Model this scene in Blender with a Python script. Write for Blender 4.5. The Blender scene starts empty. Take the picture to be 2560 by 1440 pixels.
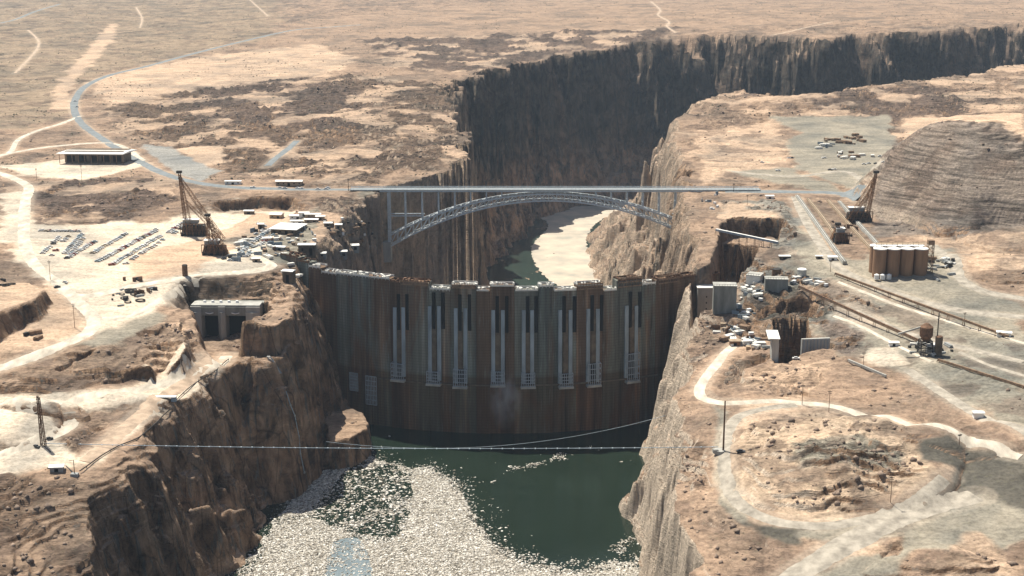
import bpy, math, random
import numpy as np
from mathutils import Vector
random.seed(7)
R = math.radians
# ------------------------------------------------------------ camera, sky, sun, exposure
F_PX, PITCH, CAM_H = 3500.0, R(13.96), 236.0
CP, SP = math.cos(PITCH), math.sin(PITCH)
SUN_EL, SUN_AZ = R(62), R(40)          # azimuth measured from the view direction (+Y) towards the left
scene = bpy.context.scene
COL = scene.collection
cam_d = bpy.data.cameras.new('camera'); cam = bpy.data.objects.new('camera', cam_d); COL.objects.link(cam)
cam.location = (0, 0, CAM_H); cam.rotation_euler = (R(90) - PITCH, 0, 0)
cam_d.sensor_width = 36; cam_d.lens = F_PX / 2560 * 36; cam_d.clip_start = 1; cam_d.clip_end = 60000
scene.camera = cam
world = bpy.data.worlds.new('World'); scene.world = world; world.use_nodes = True
wn = world.node_tree; sky = wn.nodes.new('ShaderNodeTexSky'); sky.sky_type = 'NISHITA'; sky.sun_disc = False
sky.sun_elevation = SUN_EL; sky.sun_rotation = -SUN_AZ; sky.dust_density = 2.0; sky.air_density = 1.0
bg = wn.nodes['Background']; bg.inputs[1].default_value = 0.062; wn.links.new(sky.outputs[0], bg.inputs[0])
sun_d = bpy.data.lights.new('sun', 'SUN'); sun_d.energy = 5.0; sun_d.angle = R(0.5); sun_d.color = (1.0, 0.945, 0.83)
sun = bpy.data.objects.new('sun', sun_d); COL.objects.link(sun)
sdir = Vector((-math.sin(SUN_AZ) * math.cos(SUN_EL), math.cos(SUN_AZ) * math.cos(SUN_EL), math.sin(SUN_EL)))
sun.rotation_euler = sdir.to_track_quat('Z', 'Y').to_euler()
scene.view_settings.view_transform = 'Standard'; scene.view_settings.look = 'None'
scene.cycles.volume_bounces = 2
scene.view_settings.exposure = 0.54; scene.view_settings.gamma = 1.0

# ------------------------------------------------------------ sight lines -> places in the world
def at(px, py, z):
    """the place at height z that is seen from the camera's station through (px, py)"""
    u, v = (px - 1280) / F_PX, (720 - py) / F_PX
    d = (u, CP + v * SP, -SP + v * CP)
    t = (z - CAM_H) / d[2]
    return np.array([d[0] * t, d[1] * t, z])
def at_y(px, py, Y):
    u, v = (px - 1280) / F_PX, (720 - py) / F_PX
    d = (u, CP + v * SP, -SP + v * CP); t = Y / d[1]
    return np.array([d[0] * t, Y, CAM_H + d[2] * t])
def to_px(X, Y, Z):
    dz = Z - CAM_H; dep = Y * CP - dz * SP; up = Y * SP + dz * CP
    return 1280 + F_PX * X / dep, 720 - F_PX * up / dep

# ------------------------------------------------------------ noise
_rng = np.random.RandomState(3)
_perm = _rng.permutation(1024).astype(np.int64); _perm = np.concatenate([_perm, _perm])
_ang = _rng.rand(1024) * 2 * np.pi; _gx, _gy = np.cos(_ang), np.sin(_ang)
def gn(x, y, seed=0):
    xi = np.floor(x).astype(np.int64); yi = np.floor(y).astype(np.int64)
    xf = x - xi; yf = y - yi
    u = xf * xf * xf * (xf * (xf * 6 - 15) + 10); v = yf * yf * yf * (yf * (yf * 6 - 15) + 10)
    def g(a, b, fx, fy):
        h = _perm[(_perm[(a + seed * 57) & 1023] + b) & 1023]
        return _gx[h] * fx + _gy[h] * fy
    n00 = g(xi, yi, xf, yf); n10 = g(xi + 1, yi, xf - 1, yf); n01 = g(xi, yi + 1, xf, yf - 1); n11 = g(xi + 1, yi + 1, xf - 1, yf - 1)
    return ((n00 * (1 - u) + n10 * u) * (1 - v) + (n01 * (1 - u) + n11 * u) * v) * 1.5
def fbm(x, y, s, octv=4, seed=0, gain=0.5):
    o = 0; a = 1.0; f = 1.0 / s
    for k in range(octv):
        o = o + a * gn(x * f + 13.7 * k, y * f - 7.3 * k, seed + k); a *= gain; f *= 2.03
    return o
def cell(x, y, s, seed=0):
    a = np.floor((x * .8 + y * .6) / s + .35 * gn(x / s / 2, y / s / 2, seed)).astype(np.int64); b = np.floor((y * .8 - x * .6) / (s * 1.5) + .35 * gn(y / s / 2, x / s / 2, seed + 1)).astype(np.int64)
    return _perm[(_perm[(a + seed * 31) & 1023] + b) & 1023] / 511.5 - 1
def sst(a, b, x):
    t = np.clip((x - a) / (b - a), 0, 1); return t * t * (3 - 2 * t)
def seg_dist(x, y, a, b):
    dx, dy = b[0] - a[0], b[1] - a[1]; L = dx * dx + dy * dy + 1e-9
    t = np.clip(((x - a[0]) * dx + (y - a[1]) * dy) / L, 0, 1)
    return np.hypot(x - a[0] - t * dx, y - a[1] - t * dy)
def inside(x, y, P):
    r = np.zeros(x.shape, bool); n = len(P)
    for i in range(n):
        x0, y0 = P[i][0], P[i][1]; x1, y1 = P[(i + 1) % n][0], P[(i + 1) % n][1]
        if y0 == y1: continue
        c = ((y0 > y) != (y1 > y)) & (x < (x1 - x0) * (y - y0) / (y1 - y0) + x0)
        r ^= c
    return r
def poly_d(x, y, P, closed=True):
    d = np.full(x.shape, 1e9); n = len(P)
    for i in range(n if closed else n - 1):
        d = np.minimum(d, seg_dist(x, y, P[i], P[(i + 1) % n]))
    return d
def local(x, y, P, pad):
    P = np.array([[p[0], p[1]] for p in P])
    m = (x > P[:, 0].min() - pad) & (x < P[:, 0].max() + pad) & (y > P[:, 1].min() - pad) & (y < P[:, 1].max() + pad)
    return np.nonzero(m)[0]

# ------------------------------------------------------------ lie of the land
CTRL_PX = [(0,0,55),(640,0,58),(1280,0,62),(2000,0,66),(2560,0,70),
 (0,200,22),(600,180,28),(1110,222,32),(1190,188,34),(1400,135,42),(1700,92,58),(1930,90,60),(2250,72,68),(2560,60,70),
 (0,300,8),(300,280,10),(600,300,14),(1000,300,22),(1150,330,12),(1160,400,6),
 (0,400,-3),(240,400,-3),(600,440,0),(900,473,0),(1000,440,3),(750,400,4),
 (0,480,-5),(450,470,-2),(300,520,-8),(700,480,-2),
 (0,600,-9),(250,600,-14),(600,560,-14),(700,600,-15),(400,660,-15),(800,560,-12),(900,560,-16),(760,640,-20),
 (300,700,-17),(450,690,-16),(560,682,-16),(700,660,-18),
 (0,720,-12),(200,800,-24),(0,850,-25),(250,900,-29),(0,930,-29),(400,860,-29),(450,800,-26),
 (0,1010,-43),(380,965,-46),(560,905,-48),(100,1100,-47),(215,1170,-49),(330,1100,-46),(430,1010,-46),
 (0,1250,-54),(200,1300,-64),(0,1440,-70),(190,1440,-78),
 (720,700,-24),(745,662,-20),(700,770,-30),
 (1690,295,15),(1800,235,25),(1920,242,30),(2100,232,33),(2300,200,36),(2560,158,40),
 (1830,475,0),(2000,480,0),(2200,480,0),(2100,400,4),(2000,300,14),(2250,300,14),(2560,300,20),(1850,400,3),(1850,300,14),
 (1830,540,-4),(2000,560,-4),(2100,650,-8),(2250,690,-9),(2400,620,-6),(2560,640,-8),(2560,740,-14),
 (1980,640,-8),(2000,700,-16),(2200,760,-20),(2400,830,-24),(2560,860,-22),
 (1850,700,-22),(1780,800,-36),(1900,850,-40),(2050,900,-34),(2100,840,-30),(2300,900,-30),(2500,960,-28),
 (1760,960,-42),(1820,1050,-44),(2000,960,-38),(2200,1000,-38),(2560,1130,-34),(2300,1060,-38),
 (1808,1130,-46),(1850,1250,-50),(2000,1320,-52),(2350,1200,-46),(2560,1250,-44),(2560,1440,-50),(2100,1440,-58),
 (1850,1440,-64),(1720,1300,-60),(1700,1180,-58)]
CTRL_W = [(-900,900,-12),(1200,900,0),(1200,400,-30),(-900,400,-70),(0,6500,85),(-4500,6500,95),(4500,6500,95),(-4500,2500,30),(4500,2500,60),
 (0,12000,110),(-9000,12000,130),(9000,12000,130),(-1500,1400,5),(1800,1400,25),(-3500,400,0),(3500,400,0),(0,420,-80)]
_C = np.array([at(*c) for c in CTRL_PX] + [np.array(c, float) for c in CTRL_W])
def _tps(r2): return 0.5 * r2 * np.log(r2 + 1e-9)
_S = 1000.0
_cx, _cy = _C[:, 0] / _S, _C[:, 1] / _S
_n = len(_C)
_K = _tps((_cx[:, None] - _cx) ** 2 + (_cy[:, None] - _cy) ** 2) + np.eye(_n) * 0.0015
_P = np.stack([np.ones(_n), _cx, _cy], 1)
_A = np.block([[_K, _P], [_P.T, np.zeros((3, 3))]])
_w = np.linalg.solve(_A, np.concatenate([_C[:, 2], np.zeros(3)]))
def base_h(x, y):
    X, Y = x / _S, y / _S
    o = _w[_n] + _w[_n + 1] * X + _w[_n + 2] * Y
    for i in range(_n): o = o + _w[i] * _tps((X - _cx[i]) ** 2 + (Y - _cy[i]) ** 2)
    return np.clip(o, -95, 160)

WATER_Z, RIVER_Z = -144.0, -213.0
TOE = [(-190,300),(-182,640),(-175,740),(-167,794),(-150,908),(-132,1017),(-112,1072),(-108,1130),(-112,1250),(-108,1345),(-80,1440),(-58,1500),(-52,1700),(-40,1850),
       (-22,1960),(0,2090),(30,2205),(54,2300),(95,2375),(190,2450),(300,2490),(600,2500),(1060,2660),(1600,2900),(3000,3400),
       (3000,3100),(1500,2600),(900,2330),(560,2130),(420,2190),(300,2330),(205,2350),(150,2260),(110,2112),(108,1980),(116,1851),(100,1740),(110,1500),(112,1350),(105,1150),
       (103,1060),(92,985),(82,944),(72,900),(69,828),(73,780),(80,640),(80,300)]
def _rp(l): return [tuple(at(*p)[:2]) for p in l]
RIM = [(-235,300),(-225,560)] + _rp([(190,1440,-78),(230,1340,-66),(225,1200,-50),(330,1108,-46),(430,1010,-46),(500,950,-46),(575,903,-48),(640,905,-48),(705,895,-48),(735,830,-38),(725,760,-27),(738,700,-22)]) + \
      [(-176,1090),(-176,1130),(-162,1200),(-150,1290),(-136,1348),(-110,1385),(-62,1440),(-52,1497),(-64,1700),(-78,1850)] + \
      _rp([(1110,222,32),(1135,205,32),(1190,190,34),(1215,178,35),(1400,137,42),(1500,122,46),(1640,100,55),(1780,88,59),(1930,90,60),(2060,94,62),(2140,84,64),(2330,75,68),(2560,60,70)]) + \
      [(1700,3050),(3000,3600),(3000,2950),(1500,2500)] + \
      _rp([(2560,158,40),(2430,180,38),(2300,200,36),(2200,212,35),(2100,232,33),(2000,236,31),(1920,242,30),(1860,228,28),(1800,236,25),(1745,262,20),(1690,298,15)]) + \
      [(196,1650),(186,1500),(178,1352),(162,1250),(152,1160),(151,1110),(140,1060)] + \
      _rp([(1752,800,-38),(1712,900,-44),(1700,1000,-46),(1700,1100,-50),(1690,1180,-56),(1690,1300,-62),(1720,1440,-66)]) + [(95,300)]
PROF = (np.array([0, .12, .3, .5, .72, .9, 1.0]), np.array([0, .1, .25, .48, .76, .95, 1.0]))
PROF_FAR = (np.array([0, .3, .62, .70, .84, .94, 1.0]), np.array([0, .17, .40, .64, .85, .96, 1.0]))
PROF_TAL = (np.array([0, .1, .35, .7, .8, .93, 1.0]), np.array([0, .06, .27, .48, .76, .96, 1.0]))

# height stamps: (list of (px, py, z), list of edge widths in metres or one width)
STAMPS = []
def stamp(pts, width, zt=None):
    """level the ground inside an outline; zt gives the floor height when the outline is the upper lip"""
    P = np.array([at(*p) for p in pts])
    A = np.stack([P[:, 0], P[:, 1], np.ones(len(P))], 1)
    if zt is not None: co = np.array([0, 0, zt])
    elif np.ptp(P[:, 2]) < 0.01: co = np.array([0, 0, P[0, 2]])
    else: co = np.linalg.lstsq(A, P[:, 2], rcond=None)[0]
    w = width if isinstance(width, (list, tuple)) else [width] * len(P)
    STAMPS.append((P[:, :2], co, w))
# step behind the works yard on the left
stamp([(440,510,-3),(520,497,-3),(640,489,-3),(740,490,-3),(790,520,-8),(780,600,-18),(640,660,-18),(500,640,-15),(380,600,-14)], [16,5,5,10,30,30,30,30,30], -15.5)
# pad of the great shed
stamp([(120,425,-3),(100,405,-3),(150,380,-3),(330,380,-3),(360,410,-3),(300,430,-3)], 12)
# bank on the far left with a raised flat top
stamp([(-120,690,-7),(60,692,-7),(130,722,-8),(110,750,-8),(40,775,-8),(-120,850,-8)], [20,6,7,9,9,20])
# level approaches at both ends of the bridge
stamp([(1722,490,-1),(1722,464,-1),(2140,468,-1),(2140,494,-1)], [5,6,14,6], -1.6)
stamp([(690,484,-1),(690,464,-1),(955,466,-1),(955,486,-1)], [14,6,3,5], -1.6)
# left intake: excavated pit with its channel
stamp([(405,745,-21),(440,708,-19),(480,696,-18),(600,689,-18),(700,700,-20),(700,770,-28),(680,790,-32),(480,800,-32),(440,800,-32),(412,790,-30)], [16,14,14,14,12,10,10,8,12,16], -33)
stamp([(468,832,-59),(658,832,-59),(715,870,-52),(710,900,-49),(640,905,-49),(560,925,-48),(500,905,-50)], [2,2,5,8,6,6,8])
# block of rock right of the left intake
stamp([(590,806,-27),(625,782,-27),(700,765,-27),(745,752,-26),(745,800,-28),(690,814,-27),(650,818,-27),(605,814,-27)], [4,5,8,6,4,3,3,3])
# knob left of the intake
stamp([(360,815,-26),(400,798,-25),(450,800,-25),(486,830,-26),(492,862,-27),(465,888,-29),(400,892,-29)], [14,12,10,9,9,9,20])
# rock shelf ending in a low cliff above the road
stamp([(-150,975,-34),(-100,880,-28),(200,870,-29),(330,860,-29),(395,893,-30),(388,912,-31),(250,930,-33),(100,955,-34)], [3,30,30,14,5,3,3,3])
# long shallow cut on the left
stamp([(130,922,-31),(225,880,-30),(245,880,-30),(150,925,-31)], 2, -35)
# right keyway: two tiers of shaded rock wall
stamp([(1800,556,-5),(1830,545,-5),(1960,552,-5),(1985,600,-10),(1960,625,-22),(1900,640,-22),(1795,625,-22)], [6,5,5,8,6,3,3], -22)
stamp([(1785,650,-22),(1802,607,-22),(1850,607,-22),(1950,626,-22),(1945,650,-24),(1905,705,-48),(1880,770,-52),(1830,790,-52),(1765,770,-52)], [6,4,4,5,5,6,8,8,6], -53)
# rock bench at the water below the left end of the dam
stamp([(790,1040,-122),(850,1015,-122),(895,1012,-122),(928,1032,-122),(938,1052,-122),(925,1080,-122),(880,1104,-122),(800,1110,-122)], [8,7,6,6,5,6,8,8])
# low shelf at the right end of the dam
stamp([(1722,788,-60),(1852,782,-60),(1850,812,-60),(1800,850,-60),(1722,872,-60)], [3,5,5,4,3])
# right intake pit, with the rock face above it
stamp([(1870,760,-20),(1900,728,-18),(2040,732,-18),(2060,770,-22),(2050,800,-30),(1930,800,-34),(1890,790,-34)], [6,6,6,8,5,3,6], -34)
stamp([(1938,905,-37),(1930,800,-34),(2018,800,-32),(2030,850,-34),(2085,860,-33),(2080,876,-34),(2015,886,-36),(1965,908,-37)], [2,2,2,3,3,3,2,2], -72)
# cut below the white road on the right promontory
stamp([(1800,958,-43),(1830,890,-40),(1920,885,-39),(1930,905,-40),(1860,930,-41),(1855,960,-42)], [9,9,3,3,3,3], -50)
# hills: (px, py, base z, radius x, radius y, height, power)
HILLS = [(2450,505,0,118,150,76,2.3),(2560,600,-6,60,60,10,2),(2540,670,-9,60,40,9,2),
         (2100,1150,-44,72,62,11,3.2),
         (20,1085,-47,30,30,9,2.5),(110,1045,-45,28,14,7,3),(380,1010,-46,30,12,4,2),
         (2440,1110,-38,45,22,6,2.6),(2330,1420,-54,30,16,7,2.5)]
_H = [(at(a, b, c)[0], at(a, b, c)[1], rx, ry, hh, pw) for a, b, c, rx, ry, hh, pw in HILLS]

def h0(x, y):
    """land without its small relief"""
    x = np.asarray(x, float).ravel(); y = np.asarray(y, float).ravel()
    h = base_h(x, y)
    ix = local(x, y, [(-300, 250), (3000, 3700)], 60)
    if len(ix):
        xx, yy = x[ix], y[ix]
        far = sst(1200, 2000, yy); nr = 1 - far
        q = np.abs(yy - 1075) < 60; calm = np.where(q, 0.35, 1.0) * np.where((yy > 1450) & (yy < 2400) & (xx > 60) & (xx < 330), 0.55, 1.0)
        wx = (fbm(xx, yy, 62, 3, 11) * (8 + 12 * far) + fbm(xx, yy, 17, 3, 12) * (1.6 + .6 * far)) * calm
        wy = (fbm(xx, yy, 62, 3, 21) * (8 + 12 * far) + fbm(xx, yy, 17, 3, 22) * (1.6 + .6 * far)) * calm
        nearf = np.where(yy < 1040, .35, 1.0)
        calm = calm * np.where(yy < 1040, .75, 1.0)
        blk = nearf * (3.2 * cell(xx, yy, 16, 3) + 1.6 * cell(xx, yy, 6, 5)) * calm * (1 + .8 * far)
        xw, yw = xx + wx + blk, yy + wy + blk * .7
        ins_r = inside(xw, yw, RIM); k = np.nonzero(ins_r)[0]
        if len(k):
            xk, yk = xw[k], yw[k]
            ins_t = inside(xk, yk, TOE)
            dt = np.where(ins_t, 0, poly_d(xk, yk, TOE)); dr = poly_d(xk, yk, RIM)
            t = dt / (dt + dr + 1e-6)
            t = np.clip(t + (1 - 0.6 * sst(1800, 2300, yk)) * (0.20 * fbm(xk, yk, 48, 3, 51) + 0.07 * fbm(xk, yk, 12, 2, 52)) * np.clip(4 * t * (1 - t), 0, 1), 0, 1)
            floor = np.where(yk < 1100, -162.0, -214.5)
            right = (xk > 60) & (yk > 1500) & (yk < 2400)
            p = np.interp(t, *PROF); pf = np.interp(t, *PROF_FAR); pt = np.interp(t, *PROF_TAL)
            f = sst(1700, 2200, yk); p = p * (1 - f) + pf * f
            p = np.where(right, pt, p)
            top = h[ix][k]
            hh = floor + p * (top - floor)
            # ledges on the cliffs
            st = 17 + 5 * gn(xk / 90, yk / 90, 5)
            lf = hh / st + 0.6 * fbm(xk, yk, 60, 2, 9); fr = lf - np.floor(lf)
            led = (sst(0.25, 0.75, fr) - fr) * st * 0.33
            hh = hh + led * (1 + .9 * f) * np.clip(t * (1 - t) * 6, 0, 1)
            h[ix[k]] = hh
    for P, co, w in STAMPS:
        i2 = local(x, y, P, 1)
        if not len(i2): continue
        xx = x[i2] + 1.6 * gn(x[i2] / 9, y[i2] / 9, 31); yy = y[i2] + 1.6 * gn(x[i2] / 9, y[i2] / 9, 32)
        m = inside(xx, yy, P); i2 = i2[m]; xx, yy = xx[m], yy[m]
        if not len(i2): continue
        d = np.full(xx.shape, 9.0); n = len(P)
        for e in range(n):
            d = np.minimum(d, seg_dist(xx, yy, P[e], P[(e + 1) % n]) / w[e])
        wt = sst(0, 1, d)
        h[i2] = h[i2] * (1 - wt) + (co[0] * xx + co[1] * yy + co[2]) * wt
    for hx, hy, rx, ry, hh, pw in _H:
        i2 = local(x, y, [(hx - rx * 1.4, hy - ry * 1.4), (hx + rx * 1.4, hy + ry * 1.4)], 5)
        if not len(i2): continue
        xx, yy = x[i2], y[i2]
        r = np.hypot((xx - hx) / rx, (yy - hy) / ry) * (1 + 0.16 * fbm(xx, yy, rx * 0.8, 3, 41))
        h[i2] += hh * np.clip(1 - r ** pw, 0, 1) ** (1.0 if hh > 40 else 0.8)
    return h

# coarse lookup of h0 for sight-line hits
_ty = np.concatenate([np.arange(520, 1500, 2.5), np.arange(1500, 3200, 7.0), np.arange(3200, 9000, 40.0)])
_tu = np.linspace(-0.48, 0.48, 480)
_YY, _UU = np.meshgrid(_ty, _tu, indexing='ij')
_H0 = h0((_YY * _UU), _YY).reshape(_YY.shape)
def h0_fast(x, y):
    u = np.clip(x / y, -0.4799, 0.4799); j = (u + 0.48) / 0.96 * 479; j0 = np.clip(j.astype(int), 0, 478); fj = j - j0
    i = np.interp(y, _ty, np.arange(len(_ty))); i0 = np.clip(i.astype(int), 0, len(_ty) - 2); fi = i - i0
    return (_H0[i0, j0] * (1 - fj) + _H0[i0, j0 + 1] * fj) * (1 - fi) + (_H0[i0 + 1, j0] * (1 - fj) + _H0[i0 + 1, j0 + 1] * fj) * fi
def hit(px, py):
    """where the sight line through (px, py) meets the land"""
    px = np.atleast_1d(np.asarray(px, float)); py = np.atleast_1d(np.asarray(py, float))
    u, v = (px - 1280) / F_PX, (720 - py) / F_PX
    dy = CP + v * SP; dz = -SP + v * CP
    Y = _ty[None, :]; X = (u / dy)[:, None] * Y; Z = CAM_H + (dz / dy)[:, None] * Y
    hh = h0_fast(X, Y + 0 * X)
    below = Z <= hh; k = np.argmax(below, 1); k = np.maximum(k, 1); ar = np.arange(len(px))
    a = Z[ar, k - 1] - hh[ar, k - 1]; b = Z[ar, k] - hh[ar, k]; f = np.clip(a / (a - b + 1e-9), 0, 1)
    y = _ty[k - 1] * (1 - f) + _ty[k] * f
    return np.stack([u / dy * y, y], 1)
def smooth_line(P, step=3.0):
    P = np.array(P, float); n = len(P); out = []
    Q = np.vstack([2 * P[0] - P[1], P, 2 * P[-1] - P[-2]])
    for i in range(1, n):
        a, b, c, d = Q[i - 1], Q[i], Q[i + 1], Q[i + 2]; m = max(2, int(np.hypot(*(c - b)[:2]) / step))
        for k in range(m):
            t = k / m
            out.append(0.5 * (2 * b + (c - a) * t + (2 * a - 5 * b + 4 * c - d) * t * t + (3 * b - a - 3 * c + d) * t ** 3))
    out.append(P[-1]); return np.array(out)
# ------------------------------------------------------------ materials
def new_mat(name, rough=0.9, spec=0.2):
    m = bpy.data.materials.new(name); m.use_nodes = True
    b = m.node_tree.nodes['Principled BSDF']; b.inputs['Roughness'].default_value = rough
    b.inputs['Specular IOR Level'].default_value = spec
    return m, m.node_tree.nodes, m.node_tree.links, b
def N(nodes, t, **kw):
    n = nodes.new(t)
    for k, v in kw.items(): setattr(n, k, v)
    return n
def noise(nodes, links, vec, scale, detail=4, rough=0.55, dist=0.0):
    n = nodes.new('ShaderNodeTexNoise'); n.inputs['Scale'].default_value = scale; n.inputs['Detail'].default_value = detail
    n.inputs['Roughness'].default_value = rough; n.inputs['Distortion'].default_value = dist
    if vec is not None: links.new(vec, n.inputs['Vector'])
    return n.outputs['Fac']
def mapping(nodes, links, vec, scale=(1, 1, 1), rot=(0, 0, 0)):
    n = nodes.new('ShaderNodeMapping'); n.inputs['Scale'].default_value = scale; n.inputs['Rotation'].default_value = rot
    links.new(vec, n.inputs['Vector']); return n.outputs[0]
def ramp(nodes, links, fac, stops):
    n = nodes.new('ShaderNodeValToRGB'); e = n.color_ramp.elements
    while len(e) < len(stops): e.new(0.5)
    for i, (p, c) in enumerate(stops):
        e[i].position = p; e[i].color = (c, c, c, 1) if isinstance(c, (int, float)) else (*c, 1)
    links.new(fac, n.inputs[0]); return n.outputs[0]
def mixc(nodes, links, a, b, fac, mode='MIX'):
    n = nodes.new('ShaderNodeMix'); n.data_type = 'RGBA'; n.blend_type = mode
    for s, v in ((n.inputs[6], a), (n.inputs[7], b), (n.inputs[0], fac)):
        if hasattr(v, 'links') or hasattr(v, 'is_linked'): links.new(v, s)
        elif isinstance(v, (int, float)): s.default_value = v
        else: s.default_value = (*v, 1)
    return n.outputs[2]
def bump(nodes, links, b, hgt, strength=0.6, dist=1.0, prev=None):
    n = nodes.new('ShaderNodeBump'); n.inputs['Strength'].default_value = strength; n.inputs['Distance'].default_value = dist
    links.new(hgt, n.inputs['Height'])
    if prev is not None: links.new(prev, n.inputs['Normal'])
    links.new(n.outputs[0], b.inputs['Normal']); return n.outputs[0]

def simple(name, col, var=0.25, scale=0.5, rough=0.85, spec=0.2, metal=0.0, stretch=(1, 1, 1), col2=None, bmp=0.0):
    """paint, concrete or timber with dirt variation of its own"""
    m, nd, lk, b = new_mat(name, rough, spec); b.inputs['Metallic'].default_value = metal
    tc = N(nd, 'ShaderNodeTexCoord').outputs['Object']
    v = mapping(nd, lk, tc, stretch); f = noise(nd, lk, v, scale, 5, 0.6)
    c2 = col2 or tuple(c * (1 - var * 1.6) for c in col)
    r = ramp(nd, lk, f, [(0.32, c2), (0.66, tuple(min(1, c * (1 + var * 0.4)) for c in col))])
    lk.new(r, b.inputs['Base Color'])
    if bmp: bump(nd, lk, b, f, bmp, 0.3)
    return m

# land
def land_material():
    m, nd, lk, b = new_mat('desert_land', 0.95, 0.1)
    tc = N(nd, 'ShaderNodeNewGeometry'); pos = tc.outputs['Position']
    tint = N(nd, 'ShaderNodeAttribute', attribute_name='tint').outputs['Color']
    rock = N(nd, 'ShaderNodeAttribute', attribute_name='rocky').outputs['Fac']
    sep = N(nd, 'ShaderNodeSeparateXYZ'); lk.new(tc.outputs['True Normal'], sep.inputs[0])
    big = noise(nd, lk, pos, 0.012, 6, 0.62, 0.6)
    mid = noise(nd, lk, mapping(nd, lk, pos, (0.35, 1.0, 3.0), (0, 0, R(14))), 0.09, 7, 0.68, 0.8)
    fine = noise(nd, lk, pos, 0.42, 6, 0.7)
    bed = noise(nd, lk, mapping(nd, lk, pos, (0.10, 0.42, 3.2), (R(8), R(-4), R(22))), 0.30, 6, 0.66, 1.2)
    # flat ground: mottled
    f1 = ramp(nd, lk, mid, [(0.34, 0.50), (0.47, 0.95), (0.66, 1.32)])
    f2 = ramp(nd, lk, fine, [(0.34, 0.50), (0.52, 1.02), (0.70, 1.35)])
    f3 = ramp(nd, lk, big, [(0.36, (0.66, 0.68, 0.70)), (0.56, (1.12, 1.07, 1.02))])
    fb = ramp(nd, lk, bed, [(0.38, 0.48), (0.46, 0.94), (0.58, 1.32)])
    rough_c = mixc(nd, lk, tint, f1, 1.0, 'MULTIPLY'); rough_c = mixc(nd, lk, rough_c, fb, 1.0, 'MULTIPLY')
    flat_c = mixc(nd, lk, tint, mixc(nd, lk, f1, (1, 1, 1), 0.55), 1.0, 'MULTIPLY')
    c = mixc(nd, lk, flat_c, rough_c, rock)
    c = mixc(nd, lk, c, mixc(nd, lk, f2, (1, 1, 1), 0.35), 1.0, 'MULTIPLY'); c = mixc(nd, lk, c, f3, 1.0, 'MULTIPLY')
    # pale lichen and scrub specks
    vor = N(nd, 'ShaderNodeTexVoronoi'); vor.inputs['Scale'].default_value = 0.22; lk.new(pos, vor.inputs['Vector'])
    sp = ramp(nd, lk, vor.outputs['Distance'], [(0.10, 1.0), (0.30, 0.0)])
    spm = N(nd, 'ShaderNodeMath', operation='MULTIPLY'); lk.new(sp, spm.inputs[0]); spm.inputs[1].default_value = 0.28
    c = mixc(nd, lk, c, (0.16, 0.15, 0.10), spm.outputs[0])
    # cliffs: desert varnish in vertical streaks
    cv = mapping(nd, lk, pos, (1, 1, 0.45), (R(16), R(-10), 0)); s1 = noise(nd, lk, cv, 0.075, 6, 0.62, 0.7); s2 = noise(nd, lk, mapping(nd, lk, pos, (1, 1, 0.04)), 0.28, 5, 0.6, 0.4)
    pat = noise(nd, lk, pos, 0.045, 6, 0.65, 1.0)
    cc = ramp(nd, lk, s1, [(0.34, (0.11, 0.074, 0.050)), (0.46, (0.32, 0.200, 0.125)), (0.62, (0.50, 0.340, 0.225))])
    cc = mixc(nd, lk, cc, (0.19, 0.185, 0.165), ramp(nd, lk, s2, [(0.55, 0.0), (0.64, 0.8)]))
    cc = mixc(nd, lk, cc, ramp(nd, lk, pat, [(0.36, 0.45), (0.58, 1.35)]), 1.0, 'MULTIPLY')
    vj = N(nd, 'ShaderNodeTexVoronoi', feature='DISTANCE_TO_EDGE'); vj.inputs['Scale'].default_value = 0.07; lk.new(mapping(nd, lk, pos, (1, 1, .22), (R(9), R(-6), 0)), vj.inputs['Vector'])
    jn = ramp(nd, lk, vj.outputs['Distance'], [(0.0, 0.5), (0.03, 1.0)]); cc = mixc(nd, lk, cc, jn, 1.0, 'MULTIPLY')
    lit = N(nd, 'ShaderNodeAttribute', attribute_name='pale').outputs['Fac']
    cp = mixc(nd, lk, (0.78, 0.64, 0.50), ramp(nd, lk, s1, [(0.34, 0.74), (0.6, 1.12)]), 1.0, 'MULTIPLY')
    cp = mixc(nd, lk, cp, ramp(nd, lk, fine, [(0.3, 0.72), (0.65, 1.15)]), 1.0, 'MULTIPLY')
    dk = N(nd, 'ShaderNodeAttribute', attribute_name='shade_tint').outputs['Fac']
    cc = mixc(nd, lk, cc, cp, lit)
    cc = mixc(nd, lk, cc, mixc(nd, lk, cc, (0.30, 0.36, 0.42), 1.0, 'MULTIPLY'), dk)  # shade painted into the rock colour: darker and bluer where masked
    kn = N(nd, 'ShaderNodeAttribute', attribute_name='knoll').outputs['Fac']
    bw = noise(nd, lk, mapping(nd, lk, pos, (.05, .05, 1.0), (R(2), R(3), 0)), 0.55, 4, 0.6, 0.3); kb = ramp(nd, lk, bw, [(.38, .55), (.5, 1.0), (.62, 1.3)])
    c = mixc(nd, lk, c, mixc(nd, lk, c, kb, 1.0, 'MULTIPLY'), kn)
    sl0 = ramp(nd, lk, sep.outputs['Z'], [(0.50, 1.0), (0.78, 0.0)]); ik = N(nd, 'ShaderNodeMath', operation='SUBTRACT'); ik.inputs[0].default_value = 1.0; lk.new(kn, ik.inputs[1])
    slm = N(nd, 'ShaderNodeMath', operation='MULTIPLY'); lk.new(sl0, slm.inputs[0]); lk.new(ik.outputs[0], slm.inputs[1]); sl = slm.outputs[0]
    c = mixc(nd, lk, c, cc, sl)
    lk.new(c, b.inputs['Base Color'])
    hb = N(nd, 'ShaderNodeMath', operation='MULTIPLY_ADD'); lk.new(mid, hb.inputs[0]); hb.inputs[1].default_value = 2.4; lk.new(fine, hb.inputs[2])
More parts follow.
